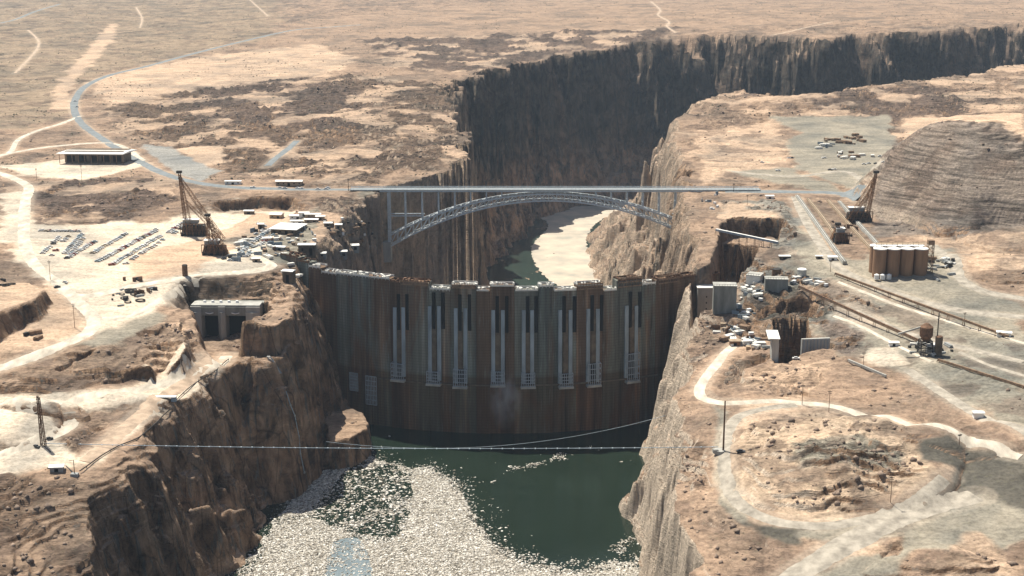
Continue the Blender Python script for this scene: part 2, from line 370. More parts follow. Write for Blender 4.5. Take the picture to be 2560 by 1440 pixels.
    hb2 = N(nd, 'ShaderNodeMath', operation='MULTIPLY_ADD'); lk.new(bed, hb2.inputs[0]); hb2.inputs[1].default_value = 2.2; lk.new(hb.outputs[0], hb2.inputs[2])
    st = N(nd, 'ShaderNodeMath', operation='MULTIPLY_ADD'); lk.new(rock, st.inputs[0]); st.inputs[1].default_value = 0.55; st.inputs[2].default_value = 0.18
    st2 = N(nd, 'ShaderNodeMath', operation='MAXIMUM'); lk.new(st.outputs[0], st2.inputs[0])
    sl2 = N(nd, 'ShaderNodeMath', operation='MULTIPLY'); lk.new(sl, sl2.inputs[0]); sl2.inputs[1].default_value = 0.95; lk.new(sl2.outputs[0], st2.inputs[1]); st = st2
    cr = noise(nd, lk, mapping(nd, lk, pos, (1, 1, .35), (R(12), 0, 0)), 0.16, 7, 0.7, 0.9); hb3 = N(nd, 'ShaderNodeMath', operation='MULTIPLY_ADD'); lk.new(cr, hb3.inputs[0]); hb3.inputs[1].default_value = 5.0; lk.new(hb2.outputs[0], hb3.inputs[2]); hb2 = hb3
    n = nd.new('ShaderNodeBump'); lk.new(st.outputs[0], n.inputs['Strength']); n.inputs['Distance'].default_value = 2.0
    lk.new(hb2.outputs[0], n.inputs['Height']); lk.new(n.outputs[0], b.inputs['Normal'])
    return m
# ------------------------------------------------------------ roads and ground colours
SAND = (0.475, 0.352, 0.255); DUST = (0.60, 0.515, 0.41); ROCK = (0.168, 0.122, 0.09); MAUVE = (0.15, 0.112, 0.09)
SCRUB = (0.275, 0.215, 0.155); GRAVEL = (0.265, 0.245, 0.20); DGRAVEL = (0.105, 0.099, 0.084); PINK = (0.305, 0.222, 0.162)
# name, width in metres, colour, sight-line points
ROADS = [
 ('paved_road', 13, 'asphalt', [(900,62),(820,68),(730,76),(600,105),(480,135),(370,165),(275,188),(215,215),(190,245),(186,275),(205,310),(260,350),(330,395),(400,430),(470,452),(560,466),(700,472),(880,474)]),
 ('paved_road', 19, 'asphalt', [(1812,478),(1900,479),(2000,480),(2100,484),(2160,486)]),
 ('paved_road', 11, 'asphalt', [(150,10),(90,28),(40,48),(0,58)]),
 ('paved_road', 10, 'asphalt', [(742,352),(725,368),(690,395),(665,418)]),
 ('dirt_road', 8, 'dust', [(200,290),(150,310),(90,328),(45,350),(25,380),(-20,396)]),
 ('dirt_road', 8, 'dust', [(0,388),(100,370),(230,358),(300,364),(360,402)]),
 ('dirt_road', 6, 'sand', [(70,75),(95,100),(93,122),(65,155),(35,185)]),
 ('dirt_road', 13, 'dust', [(-30,425),(20,440),(70,466),(64,500),(60,560),(62,612),(90,665),(150,712),(205,765),(236,800),(215,835),(140,868),(60,900),(-30,930)]),
 ('dirt_road', 12, 'dust', [(150,728),(220,740),(330,716),(430,700),(520,686),(610,680),(680,664),(640,640),(650,615),(690,590),(740,560)]),
 ('dirt_road', 11, 'dust', [(-30,1016),(80,1006),(200,996),(320,978),(440,948),(540,908),(570,885)]),
 ('dirt_road', 13, 'sand', [(560,900),(500,925),(430,980),(350,1040),(280,1100),(215,1155)]),
 ('dirt_road', 9, 'dust', [(-20,1140),(60,1118),(130,1090),(190,1050),(150,1022)]),
 ('dirt_road', 9, 'dust', [(1838,862),(1815,880),(1790,912),(1760,950),(1748,985),(1778,1003),(1840,1009),(1900,1002),(2000,1008),(2110,1022),(2250,1052),(2400,1088),(2480,1112),(2590,1152)]),
 ('dirt_road', 9, 'grey', [(1990,1012),(1910,1022),(1850,1040),(1818,1085),(1810,1150),(1820,1210),(1852,1262),(1915,1296),(2000,1314),(2100,1311),(2200,1289),(2290,1252),(2340,1216),(2382,1180)]),
 ('dirt_road', 18, 'grey', [(1960,1460),(2080,1382),(2200,1318),(2310,1272),(2440,1240)]),
 ('dirt_road', 11, 'grey', [(1988,492),(2020,560),(2075,645),(2135,692),(2250,738),(2400,776),(2600,796)]),
 ('dirt_road', 12, 'grey', [(2330,612),(2385,650),(2400,695),(2460,728),(2600,752)]),
 ('dirt_road', 9, 'grey', [(2600,1120),(2450,1040),(2350,978),(2270,925)]),
 ('dirt_road', 4, 'dust', [(2095,705),(2250,765),(2400,812),(2600,868)]),
 ('dirt_road', 4, 'dust', [(2085,790),(2150,815),(2260,872),(2330,905)]),
 ('dirt_road', 4, 'grey', [(2400,880),(2480,915),(2600,950)]),
 ('dirt_road', 5, 'sand', [(340,18),(355,45),(350,70)]),
 ('dirt_road', 5, 'sand', [(620,-5),(650,22),(670,40)]),
 ('dirt_road', 6, 'sand', [(1628,4),(1650,24),(1646,38),(1672,54),(1668,66),(1690,82)]),
 ('dirt_road', 5, 'sand', [(2080,55),(1990,75),(1930,88)]),
 ('dirt_road', 8, 'grey', [(2560,905),(2420,872),(2260,830),(2120,770)]),
 ('dirt_road', 7, 'dust', [(230,800),(330,790),(430,735),(470,700)]),
 ('dirt_road', 9, 'grey', [(1830,428),(1900,436),(2000,440),(2120,430),(2200,412)]),
]
_all = [p for r in ROADS for p in r[3]]; _hp = hit([p[0] for p in _all], [p[1] for p in _all]); _k = 0
RXY = []
for r in ROADS:
    n = len(r[3]); RXY.append(smooth_line(_hp[_k:_k + n], 7.0)); _k += n
# ground colour patches: colour, softness in metres, how rocky, outline
PATCH = [
 (SCRUB, 60, .35, [(-200,0),(700,-40),(700,90),(500,130),(300,180),(180,220),(150,300),(-200,360)]),
 (PINK, 40, .3, [(700,60),(1300,0),(2800,-40),(2800,50),(1700,75),(1300,100),(1000,120),(700,130)]),
 (MAUVE, 25, .8, [(900,100),(1300,85),(1700,70),(1640,100),(1400,135),(1200,185),(1000,170)]),
 (SAND, 20, .25, [(230,200),(500,140),(800,110),(900,150),(800,200),(600,250),(400,260),(260,270)]),
 (SAND, 10, .1, [(292,60),(275,60),(225,120),(175,170),(140,220),(130,272),(170,272),(190,200),(250,140),(285,100)]),
 (ROCK, 20, 1., [(290,260),(600,210),(900,190),(1100,210),(1160,330),(1160,450),(900,455),(700,440),(540,420),(400,350),(300,330)]),
 (MAUVE, 18, 1., [(500,220),(780,190),(960,250),(900,330),(640,320),(480,300)]),
 (SAND, 8, .15, [(430,372),(560,360),(560,408),(500,415)]),
 ((0.265, 0.265, 0.25), 6, .1, [(350,358),(430,366),(500,410),(550,428),(500,452),(440,436)]),
 (MAUVE, 12, .9, [(0,470),(200,440),(440,450),(440,500),(300,560),(120,560),(80,500)]),
 (PINK, 10, .7, [(0,425),(60,440),(70,500),(0,560)]),
 (DUST, 14, .05, [(0,480),(50,480),(80,560),(400,555),(560,520),(740,530),(700,640),(640,680),(420,700),(250,740),(120,710),(40,640),(0,600)]),
 (PINK, 3, .1, [(330,700),(480,618),(640,533),(655,537),(500,628),(345,705)]),
 (GRAVEL, 3, .1, [(600,600),(690,535),(705,537),(620,604)]),
 (SAND, 8, .1, [(330,640),(500,600),(640,535),(760,540),(640,600),(480,680),(330,705)]),
 (DUST, 8, .1, [(0,415),(100,405),(330,380),(380,410),(300,430),(200,450),(60,440)]),
 (SAND, 10, .25, [(-100,700),(150,720),(230,790),(200,850),(0,920),(-100,930)]),
 (DUST, 8, .1, [(210,745),(420,705),(480,700),(420,760),(380,800),(280,850),(240,830)]),
 (GRAVEL, 8, .15, [(260,830),(400,770),(420,790),(330,850),(200,900),(60,930),(150,880)]),
 (SAND, 6, .9, [(340,830),(470,800),(500,860),(480,940),(390,950),(380,890)]),
 (ROCK, 6, .9, [(-100,900),(200,860),(380,880),(385,950),(100,990),(-100,1000)]),
 (DUST, 6, .1, [(-100,1000),(300,975),(540,900),(600,870),(640,890),(430,1000),(260,1150),(180,1170),(-100,1190),(-100,1010)]),
 (PINK, 6, .9, [(130,1010),(330,1010),(400,990),(290,1090),(190,1150),(160,1110),(130,1050)]),
 (ROCK, 8, .7, [(-200,1210),(180,1195),(230,1210),(260,1300),(190,1500),(-200,1500)]),
 (PINK, 10, .9, [(480,900),(640,905),(760,700),(730,640),(600,760),(560,860)]),
 (GRAVEL, 14, .4, [(560,600),(760,530),(960,540),(960,640),(740,660),(620,650)]),
 (MAUVE, 12, 1., [(780,500),(930,490),(970,560),(960,680),(760,650),(800,590)]),
 (PINK, 25, .8, [(1700,290),(1800,230),(2100,225),(2560,150),(2700,160),(2700,330),(2300,330),(1960,290),(1800,330),(1740,440)]),
 (MAUVE, 20, .9, [(2000,240),(2300,215),(2500,225),(2400,300),(2250,310),(2050,280)]),
 (SAND, 10, .2, [(2250,295),(2560,280),(2600,370),(2520,380),(2420,320),(2330,330)]),
 (GRAVEL, 8, .08, [(1930,292),(2220,290),(2320,345),(2290,390),(2210,412),(1990,420),(1960,360),(2000,330)]),
 (GRAVEL, 10, .15, [(1960,415),(2220,410),(2180,440),(1860,440),(1830,425)]),
 (SAND, 10, .4, [(1740,330),(1930,300),(1960,360),(1980,415),(1830,430),(1760,460)]),
 (PINK, 10, .4, [(1830,490),(1980,490),(2060,640),(1990,660),(1960,560),(1830,540)]),
 (GRAVEL, 10, .35, [(1900,560),(2000,560),(2100,670),(2200,760),(2150,800),(1960,760),(1900,700),(1960,640)]),
 ((0.225, 0.188, 0.158), 10, .5, [(2190,420),(2240,350),(2340,310),(2480,310),(2560,350),(2700,400),(2700,600),(2350,600),(2190,590)]),
 (SAND, 14, .4, [(2250,590),(2560,570),(2700,620),(2700,760),(2520,730),(2420,690),(2400,620)]),
 (GRAVEL, 10, .12, [(2060,640),(2200,640),(2380,620),(2410,700),(2560,760),(2560,840),(2300,780),(2110,700)]),
 (GRAVEL, 12, .35, [(2000,760),(2250,750),(2600,850),(2600,1090),(2440,1030),(2280,940),(2130,880),(2060,850)]),
 ((0.24, 0.236, 0.212), 8, .95, [(1840,710),(1895,655),(1960,675),(2080,700),(2200,765),(2190,830),(2090,835),(2060,800),(1900,800),(1850,770)]),
 ((0.27, 0.255, 0.22), 8, .8, [(1800,500),(1960,505),(2000,560),(1985,640),(1940,620),(1960,556),(1800,545)]),
 (DGRAVEL, 6, 1., [(1870,770),(1890,728),(1990,722),(2062,745),(2070,800),(1990,800),(1900,800)]),
 ((0.2,0.165,0.14), 6, .9, [(2050,800),(2100,800),(2180,840),(2120,880),(2085,870)]),
 (DUST, 8, .1, [(2170,870),(2230,870),(2260,905),(2200,915),(2160,900)]),
 (SAND, 8, .8, [(1860,930),(1930,915),(2070,900),(2070,960),(1990,1000),(1880,975)]),
 (PINK, 8, .9, [(1690,820),(1840,800),(1930,800),(1930,860),(1860,900),(1800,960),(1740,960),(1700,940)]),
 (SAND, 8, .35, [(1860,1010),(2000,1010),(2200,1045),(2300,1070),(2240,1150),(1900,1100),(1840,1060)]),
 ((0.50, 0.385, 0.28), 8, .7, [(1860,1060),(2000,1030),(2240,1060),(2340,1180),(2280,1250),(2100,1300),(1950,1300),(1860,1240),(1840,1150)]),
 (GRAVEL, 6, .9, [(1950,1110),(2120,1090),(2260,1130),(2240,1190),(2100,1170),(2000,1180)]),
 (DGRAVEL, 5, .12, [(2290,1100),(2370,1085),(2560,1130),(2620,1150),(2620,1290),(2450,1300),(2400,1250),(2380,1170),(2300,1150)]),
 (DGRAVEL, 6, .15, [(1830,1300),(1900,1310),(2060,1335),(2250,1300),(2400,1200),(2450,1230),(2300,1330),(2120,1370),(1960,1360)]),
 (GRAVEL, 6, .12, [(1930,1460),(2060,1380),(2250,1330),(2450,1240),(2600,1300),(2600,1330),(2420,1400),(2300,1380),(2260,1460)]),
 (SAND, 6, .5, [(2300,1420),(2440,1340),(2520,1380),(2500,1460),(2320,1460)]),
 (PINK, 8, .9, [(1560,1120),(1700,1100),(1790,1120),(1800,1300),(1960,1400),(1940,1460),(1560,1460)]),
 (GRAVEL, 5, .2, [(1780,1010),(1830,1030),(1815,1140),(1830,1240),(1860,1300),(1800,1250),(1785,1130)]),
 (GRAVEL, 4, .2, [(2000,1335),(2200,1305),(2330,1250),(2350,1262),(2220,1325),(2010,1352)]),
 (ROCK, 4, .9, [(2200,1350),(2260,1335),(2250,1390),(2210,1395)]),
 (PINK, 6, .6, [(1960,1440),(1990,1395),(2080,1370),(2150,1380),(2060,1420),(1980,1460)]),
 (SAND, 5, .8, [(2010,1350),(2130,1375),(2260,1340),(2180,1390),(2020,1390)]),
]
_all = [p for q in PATCH for p in q[3]]; _pp = hit([p[0] for p in _all], [p[1] for p in _all]); _k = 0
PXY = []
for q in PATCH:
    n = len(q[3]); PXY.append(_pp[_k:_k + n]); _k += n

def road_w(x, y, extra=0.0, soft=6.0):
    """1 on a road, fading to 0 beyond its edge"""
    w = np.zeros(x.shape)
    for r, P in zip(ROADS, RXY):
        Q = P[::3] if len(P) > 6 else P
        Q = np.vstack([Q, P[-1]]); hw = r[1] / 2 + extra
        idx = local(x, y, Q, hw + soft + 8)
        if not len(idx): continue
        d = poly_d(x[idx], y[idx], Q, False)
        w[idx] = np.maximum(w[idx], 1 - sst(hw, hw + soft, d))
    return w
def zones(x, y):
    """ground colour and how rocky the ground is"""
    n = len(x); col = np.tile(np.array(PINK), (n, 1)); rk = np.full(n, 0.45)
    wob = fbm(x, y, 35, 4, 61)
    for (c, soft, rocky, _), P in zip(PATCH, PXY):
        idx = local(x, y, P, soft * 1.5)
        if not len(idx): continue
        xx, yy = x[idx], y[idx]; ins = inside(xx, yy, P); d = poly_d(xx, yy, P); d = np.where(ins, d, -d) + wob[idx] * soft * 0.9
        w = sst(-soft * 0.5, soft * 0.5, d)[:, None]
        col[idx] = col[idx] * (1 - w) + np.array(c) * w; rk[idx] = rk[idx] * (1 - w[:, 0]) + rocky * w[:, 0]
    m = sst(.02, .30, fbm(x, y, 75, 5, 63)) * (rk > .55) * .85
    near = 1 - .6 * (y < 1150)
    m = m * near; col = col * (1 - m[:, None]) + np.array(SAND) * m[:, None] * .95; rk = rk * (1 - .75 * m)
    m2 = sst(.1, .4, fbm(x, y, 38, 4, 67)) * (rk > .3) * .55; col = col * (1 - m2[:, None]) + np.array(MAUVE) * .9 * m2[:, None]
    return col, rk
def relief(x, y, z, rk):
    far = 1 + 1.2 * sst(1500, 3500, y)
    g = z + 8 * fbm(x, y, 110, 4, 71); st = 3.4 * far; q = g / st + 0.35 * fbm(x, y, 25, 3, 74); fr = q - np.floor(q)
    led = (sst(0.35, 0.65, fr) - fr) * st
    ridg = 1 - np.abs(fbm(x, y, 30, 4, 77)) * 2.2
    bt = 1 + 1.2 * sst(0, 25, 115 - np.hypot((x - _H[0][0]) , (y - _H[0][1]) * .8))
    led = led * bt
    return 0.8 * np.clip(rk * 1.4 - .4, 0, 1) * fbm(x, y, 8, 3, 83) + rk ** 1.5 * (4.6 * fbm(x, y, 70, 5, 72, 0.56) * far + 1.5 * led + 1.3 * ridg * far - 0.8) + 0.18 * fbm(x, y, 14, 3, 79) * far
def height(x, y, want=False):
    x = np.asarray(x, float).ravel(); y = np.asarray(y, float).ravel()
    h = h0(x, y); col, rk = zones(x, y)
    rw = road_w(x, y, 0, 9)
    amp = rk * (1 - rw) ** 1.5
    h = h + relief(x, y, h, amp)
    if want: return h, col, rk, rw
    return h
def ground(px, py):
    """the spot on the land seen through (px, py), with its height"""
    P = hit(px, py); z = height(P[:, 0], P[:, 1]); return np.column_stack([P, z])

def set_kind(o, k='structure'): o['kind'] = k; return o
def mesh_np(name, verts, faces, mat, smooth=False):
    me = bpy.data.meshes.new(name); n = len(verts); k = faces.shape[1]
    me.vertices.add(n); me.vertices.foreach_set('co', np.ascontiguousarray(verts, dtype=np.float32).ravel())
    me.loops.add(faces.size); me.loops.foreach_set('vertex_index', np.ascontiguousarray(faces, dtype=np.int32).ravel())
    me.polygons.add(len(faces)); me.polygons.foreach_set('loop_start', np.arange(0, faces.size, k, dtype=np.int32))
    me.polygons.foreach_set('loop_total', np.full(len(faces), k, dtype=np.int32))
    if smooth: me.polygons.foreach_set('use_smooth', np.ones(len(faces), dtype=bool))
    me.update(calc_edges=True); me.materials.append(mat)
    o = bpy.data.objects.new(name, me); COL.objects.link(o); return o

import sys
QUICK = False
rows = [400.0]
while rows[-1] < 14000:
    y = rows[-1]; s = 0.00125 if y < 1300 else 0.00125 + 0.0035 * sst(1300, 3000, y) + 0.03 * sst(3500, 9000, y)
    if QUICK: s *= 2
    rows.append(y * (1 + s))
rows = np.array(rows)
nu = 520 if QUICK else 1040
us = np.linspace(-0.46, 0.46, nu); ext = 0.46 * np.exp(np.linspace(0, 2.2, 40))[1:]
us = np.concatenate([-ext[::-1], us, ext])
UU, YY = np.meshgrid(us, rows); XX = UU * YY
hz, col, rk, rw = height(XX, YY, True)
xf, yf = XX.ravel(), YY.ravel()
dust = np.array(DUST)
sw = (road_w(xf, yf, 0.5, 3) * 0.45)[:, None]; col = col * (1 - sw) + (0.5 * dust + .5 * col) * sw
nr, nc = XX.shape; ii = np.arange(nr * nc).reshape(nr, nc)
faces = np.stack([ii[:-1, :-1], ii[:-1, 1:], ii[1:, 1:], ii[1:, :-1]], -1).reshape(-1, 4)
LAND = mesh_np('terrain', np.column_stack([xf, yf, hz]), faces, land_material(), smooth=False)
set_kind(LAND)
at_ = LAND.data.attributes.new('tint', 'FLOAT_COLOR', 'POINT'); at_.data.foreach_set('color', np.column_stack([col, np.ones(len(col))]).astype(np.float32).ravel())
at_ = LAND.data.attributes.new('rocky', 'FLOAT', 'POINT'); at_.data.foreach_set('value', (rk * (1 - rw * .8)).astype(np.float32))
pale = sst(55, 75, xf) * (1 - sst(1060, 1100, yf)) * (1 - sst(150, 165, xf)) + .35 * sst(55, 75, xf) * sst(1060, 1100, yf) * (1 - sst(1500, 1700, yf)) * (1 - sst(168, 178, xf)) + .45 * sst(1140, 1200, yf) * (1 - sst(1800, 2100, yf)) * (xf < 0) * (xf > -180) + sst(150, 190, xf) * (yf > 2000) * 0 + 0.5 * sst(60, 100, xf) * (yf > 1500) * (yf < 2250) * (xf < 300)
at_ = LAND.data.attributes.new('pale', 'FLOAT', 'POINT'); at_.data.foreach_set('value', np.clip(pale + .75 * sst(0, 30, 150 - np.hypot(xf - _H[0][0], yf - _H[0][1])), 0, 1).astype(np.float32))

kn = sst(0, 20, 140 - np.hypot(xf - _H[0][0], (yf - _H[0][1]) * .85)) * sst(2, 10, hz - base_h(xf, yf))
at_ = LAND.data.attributes.new('knoll', 'FLOAT', 'POINT'); at_.data.foreach_set('value', kn.astype(np.float32))
shade_w = 1.15 * sst(1650, 2150, yf) * sst(-150, -85, hz + 14 * fbm(xf, yf, 60, 3, 301)) * np.clip(1.0 + .6 * fbm(xf, yf, 90, 4, 305), .6, 1.15) * (1 - sst(60, 160, xf - 0.0 * yf) * (yf < 2350))  # far canyon walls: their bluish shade is put into the colour
shade_w = shade_w + .35 * sst(172, 182, xf) * (xf < 330) * (yf > 1130) * (yf < 1330) + .8 * (xf < -185) * (xf > -300) * (yf > 1000) * (yf < 1080) + 0 * (xf > 158) * (xf < 280) * (yf > 880) * (yf < 1080)  # keyway and left intake pit walls get painted shade too
at_ = LAND.data.attributes.new('shade_tint', 'FLOAT', 'POINT'); at_.data.foreach_set('value', np.clip(shade_w, 0, 1.1).astype(np.float32))
RM = {'asphalt': simple('worn_asphalt', (0.205, 0.225, 0.23), 0.18, 0.15), 'dust': simple('pale_dust', (0.62, 0.545, 0.44), 0.26, 0.16, stretch=(1, .5, 1)),
      'sand': simple('packed_sand', (0.50, 0.375, 0.27), 0.26, 0.16), 'grey': simple('grey_dirt', (0.40, 0.355, 0.29), 0.30, 0.16)}
for (nm, wid, kind, _), P in zip(ROADS, RXY):
    # resample, then a strip of five columns laid on the land
    P = smooth_line(P[::2] if len(P) > 8 else P, 4.0)
    T = np.gradient(P, axis=0); T /= np.hypot(T[:, 0], T[:, 1])[:, None] + 1e-9; Nn = np.column_stack([-T[:, 1], T[:, 0]])
    offs = np.linspace(-wid / 2, wid / 2, 5); jit = 1 + 0.14 * gn(np.arange(len(P)) * 0.13, np.zeros(len(P)), 5) + 0.12 * gn(np.arange(len(P)) * 0.71, np.zeros(len(P)), 6)
    V = np.stack([P + Nn * (o * jit)[:, None] for o in offs], 1).reshape(-1, 2)
    z = height(V[:, 0], V[:, 1]) + 0.28
    z = z.reshape(len(P), 5); z[:, 0] -= 0.5; z[:, -1] -= 0.5
    i2 = np.arange(len(P) * 5).reshape(len(P), 5); fc = np.stack([i2[:-1, :-1], i2[:-1, 1:], i2[1:, 1:], i2[1:, :-1]], -1).reshape(-1, 4)
    set_kind(mesh_np(nm, np.column_stack([V, z.ravel()]), fc, RM[kind]))

# water, river, sandbar
def flat_poly(name, P, z, mat, rough_edge=0.0, kind='structure', thick=0):
    P = np.array([p[:2] for p in P], float)
    if rough_edge:
        Q = smooth_line(np.vstack([P, P[0]]), 2.5)[:-1]; n = len(Q)
        Q = Q + np.column_stack([fbm(Q[:, 0], Q[:, 1], 14, 4, 91), fbm(Q[:, 0], Q[:, 1], 14, 4, 92)]) * rough_edge
        P = Q
    import bmesh
    bm = bmesh.new(); vs = [bm.verts.new((p[0], p[1], z)) for p in P]
    es = [bm.edges.new((vs[i], vs[(i + 1) % len(vs)])) for i in range(len(vs))]
    bmesh.ops.triangle_fill(bm, use_beauty=True, edges=es)
    for f in bm.faces:
        if f.normal.z < 0: f.normal_flip()
    me = bpy.data.meshes.new(name); bm.to_mesh(me); bm.free(); me.materials.append(mat)
    o = bpy.data.objects.new(name, me); COL.objects.link(o); o['kind'] = kind; return o
def water_mat(name, col, col2, scale, rough=0.12):
    m, nd, lk, b = new_mat(name, rough, 0.5)
    pos = N(nd, 'ShaderNodeNewGeometry').outputs['Position']
    f = noise(nd, lk, pos, scale, 4, 0.55, 0.8); lk.new(ramp(nd, lk, f, [(0.35, col), (0.65, col2)]), b.inputs['Base Color'])
    b.inputs['IOR'].default_value = 1.33
    w = noise(nd, lk, pos, 0.7, 5, 0.6); bump(nd, lk, b, w, 0.25, 0.25); return m
WM = water_mat('green_reservoir_water', (0.010, 0.018, 0.012), (0.016, 0.026, 0.018), 0.012)
flat_poly('reservoir_water', [(-320,280),(320,280),(320,1180),(-320,1180)], WATER_Z, WM)
WR = water_mat('green_river_water', (0.026, 0.040, 0.032), (0.036, 0.054, 0.042), 0.01)
flat_poly('river_water', [(-150,1240),(300,1240),(420,2000),(3100,3000),(3100,3500),(1500,3000),(400,2700),(-200,2600)], RIVER_Z, WR)
SB = [at(x, y, RIVER_Z + .6)[:2] for x, y in [(1352,545),(1372,562),(1352,590),(1330,615),(1332,645),(1362,690),(1420,722),(1530,735),(1500,700),(1476,640),(1468,590),(1510,545),(1575,530),(1660,495),(1600,494),(1520,513),(1420,517),(1375,528)]]
flat_poly('sandbar', SB, RIVER_Z + .6, simple('wet_sand', (0.55, 0.46, 0.36), 0.12, 0.03, col2=(0.34, 0.32, 0.27)), 3.0)
# ------------------------------------------------------------ mesh kit
def cross(a, b): return np.array([a[1]*b[2]-a[2]*b[1], a[2]*b[0]-a[0]*b[2], a[0]*b[1]-a[1]*b[0]])
class MB:
    def __init__(s): s.v = []; s.f = []
    def add(s, vs, fs):
        k = len(s.v); s.v += [tuple(map(float, p)) for p in vs]; s.f += [tuple(i + k for i in f) for f in fs]; return s
    def box(s, c, d, rz=0.0, taper=1.0):
        x, y, z = d[0] / 2, d[1] / 2, d[2] / 2; ca, sa = math.cos(rz), math.sin(rz); vs = []
        for (a, b, e) in [(-1,-1,-1),(1,-1,-1),(1,1,-1),(-1,1,-1),(-1,-1,1),(1,-1,1),(1,1,1),(-1,1,1)]:
            t = taper if e > 0 else 1; px, py = a * x * t, b * y * t
            vs.append((c[0] + px * ca - py * sa, c[1] + px * sa + py * ca, c[2] + e * z))
        return s.add(vs, [(3,2,1,0),(4,5,6,7),(0,1,5,4),(1,2,6,5),(2,3,7,6),(3,0,4,7)])
    def bar(s, a, b, w, h=None):
        a = np.array(a, float); b = np.array(b, float); h = h or w; d = b - a; L = np.linalg.norm(d)
        if L < 1e-6: return s
        d /= L; r = np.array([0, 0, 1.0]) if abs(d[2]) < 0.95 else np.array([0, 1.0, 0])
        u = cross(r, d); u /= np.linalg.norm(u); v = cross(d, u)
        vs = [p + u * i * w / 2 + v * j * h / 2 for p in (a, b) for i, j in ((-1,-1),(1,-1),(1,1),(-1,1))]
        return s.add(vs, [(3,2,1,0),(4,5,6,7),(0,1,5,4),(1,2,6,5),(2,3,7,6),(3,0,4,7)])
    def cyl(s, c, r, h, n=16, r2=None, cap=True):
        r2 = r if r2 is None else r2; vs = []
        for k in range(n): a = 2 * math.pi * k / n; vs.append((c[0] + r * math.cos(a), c[1] + r * math.sin(a), c[2]))
        for k in range(n): a = 2 * math.pi * k / n; vs.append((c[0] + r2 * math.cos(a), c[1] + r2 * math.sin(a), c[2] + h))
        fs = [(k, (k + 1) % n, n + (k + 1) % n, n + k) for k in range(n)]
        if cap: fs += [tuple(range(n - 1, -1, -1)), tuple(range(n, 2 * n))]
        return s.add(vs, fs)
    def tube(s, P, r, n=6):
        P = [np.array(p, float) for p in P]; vs = []
        for i, p in enumerate(P):
            d = P[min(i + 1, len(P) - 1)] - P[max(i - 1, 0)]; d /= np.linalg.norm(d) + 1e-9
            u = cross(np.array([0, 0, 1.0]) if abs(d[2]) < .9 else np.array([1.0, 0, 0]), d); u /= np.linalg.norm(u); v = cross(d, u)
            for k in range(n): a = 2 * math.pi * k / n; vs.append(p + (u * math.cos(a) + v * math.sin(a)) * r)
        fs = [(i * n + k, i * n + (k + 1) % n, (i + 1) * n + (k + 1) % n, (i + 1) * n + k) for i in range(len(P) - 1) for k in range(n)]
        return s.add(vs, fs)
    def prism(s, P, z0, z1):
        n = len(P); vs = [(p[0], p[1], z0) for p in P] + [(p[0], p[1], z1) for p in P]
        return s.add(vs, [(k, (k + 1) % n, n + (k + 1) % n, n + k) for k in range(n)] + [tuple(range(n - 1, -1, -1)), tuple(range(n, 2 * n))])
    def build(s, name, mat, parent=None, loc=None, rz=0):
        me = bpy.data.meshes.new(name); me.from_pydata(s.v, [], s.f); me.update(); me.materials.append(mat)
        o = bpy.data.objects.new(name, me); COL.objects.link(o)
        if parent is not None: o.parent = parent
        if loc is not None: o.location = tuple(map(float, loc)); o.rotation_euler = (0, 0, rz)
        return o
def tag(o, label, cat, group=None):
    o['label'] = label; o['category'] = cat
    if group: o['group'] = group
    return o
def thing(name, label, cat, loc=(0, 0, 0), rz=0, group=None):
    o = bpy.data.objects.new(name, None); COL.objects.link(o); o.empty_display_size = 1
    o.location = tuple(map(float, loc)); o.rotation_euler = (0, 0, rz); return tag(o, label, cat, group)
def dup(src, loc, rz=0, label=None, group=None, scale=None):
    r = src.copy(); COL.objects.link(r); r.location = tuple(map(float, loc)); r.rotation_euler = (0, 0, rz)
    if label: r['label'] = label
    if group: r['group'] = group
    if scale: r.scale = scale
    for ch in list(src.children):
        c = ch.copy(); COL.objects.link(c); c.parent = r
        for g in ch.children:
            d = g.copy(); COL.objects.link(d); d.parent = c
    return r
M = {
 'deckpale': simple('pale_road_deck', (0.34, 0.37, 0.375), 0.1, 0.1),
 'steel': simple('silver_grey_steel', (0.62, 0.67, 0.69), 0.12, 0.4, 0.5, 0.4),
 'conc': simple('pale_concrete', (0.44, 0.43, 0.39), 0.2, 0.12, stretch=(1, 1, .3)),
 'conc_d': simple('weathered_concrete', (0.27, 0.27, 0.24), 0.3, 0.15, stretch=(1, 1, .25)),
 'bright': simple('fresh_bright_concrete', (0.74, 0.72, 0.66), 0.12, 0.2),
 'guide': simple('pale_blue_grey_steel', (0.34, 0.40, 0.44), 0.25, 0.25, stretch=(1, 1, .2)),
 'rack': simple('galvanised_steel', (0.40, 0.45, 0.50), 0.2, 0.5),
 'timber': simple('weathered_timber', (0.30, 0.20, 0.13), 0.35, 0.4),
 'rust': simple('rusty_brown_steel', (0.20, 0.115, 0.07), 0.4, 0.5),
 'orange': simple('orange_brown_lattice_paint', (0.27, 0.15, 0.08), 0.35, 0.4),
 'dark': simple('dark_sooty_steel', (0.06, 0.055, 0.05), 0.4, 0.4),
 'white': simple('white_sheet_roof', (0.85, 0.84, 0.80), 0.10, 0.15),
 'grey': simple('grey_painted_metal', (0.33, 0.34, 0.33), 0.2, 0.4),
 'tan': simple('tan_board_wall', (0.42, 0.32, 0.22), 0.2, 0.3),
 'brownwall': simple('dark_brown_wall', (0.17, 0.13, 0.09), 0.3, 0.2),
 'black': simple('black_opening', (0.012, 0.011, 0.010), 0.2, 0.3),
 'silo': simple('ochre_brown_silo_wall', (0.33, 0.20, 0.12), 0.18, 0.25, stretch=(1, 1, .15)),
}
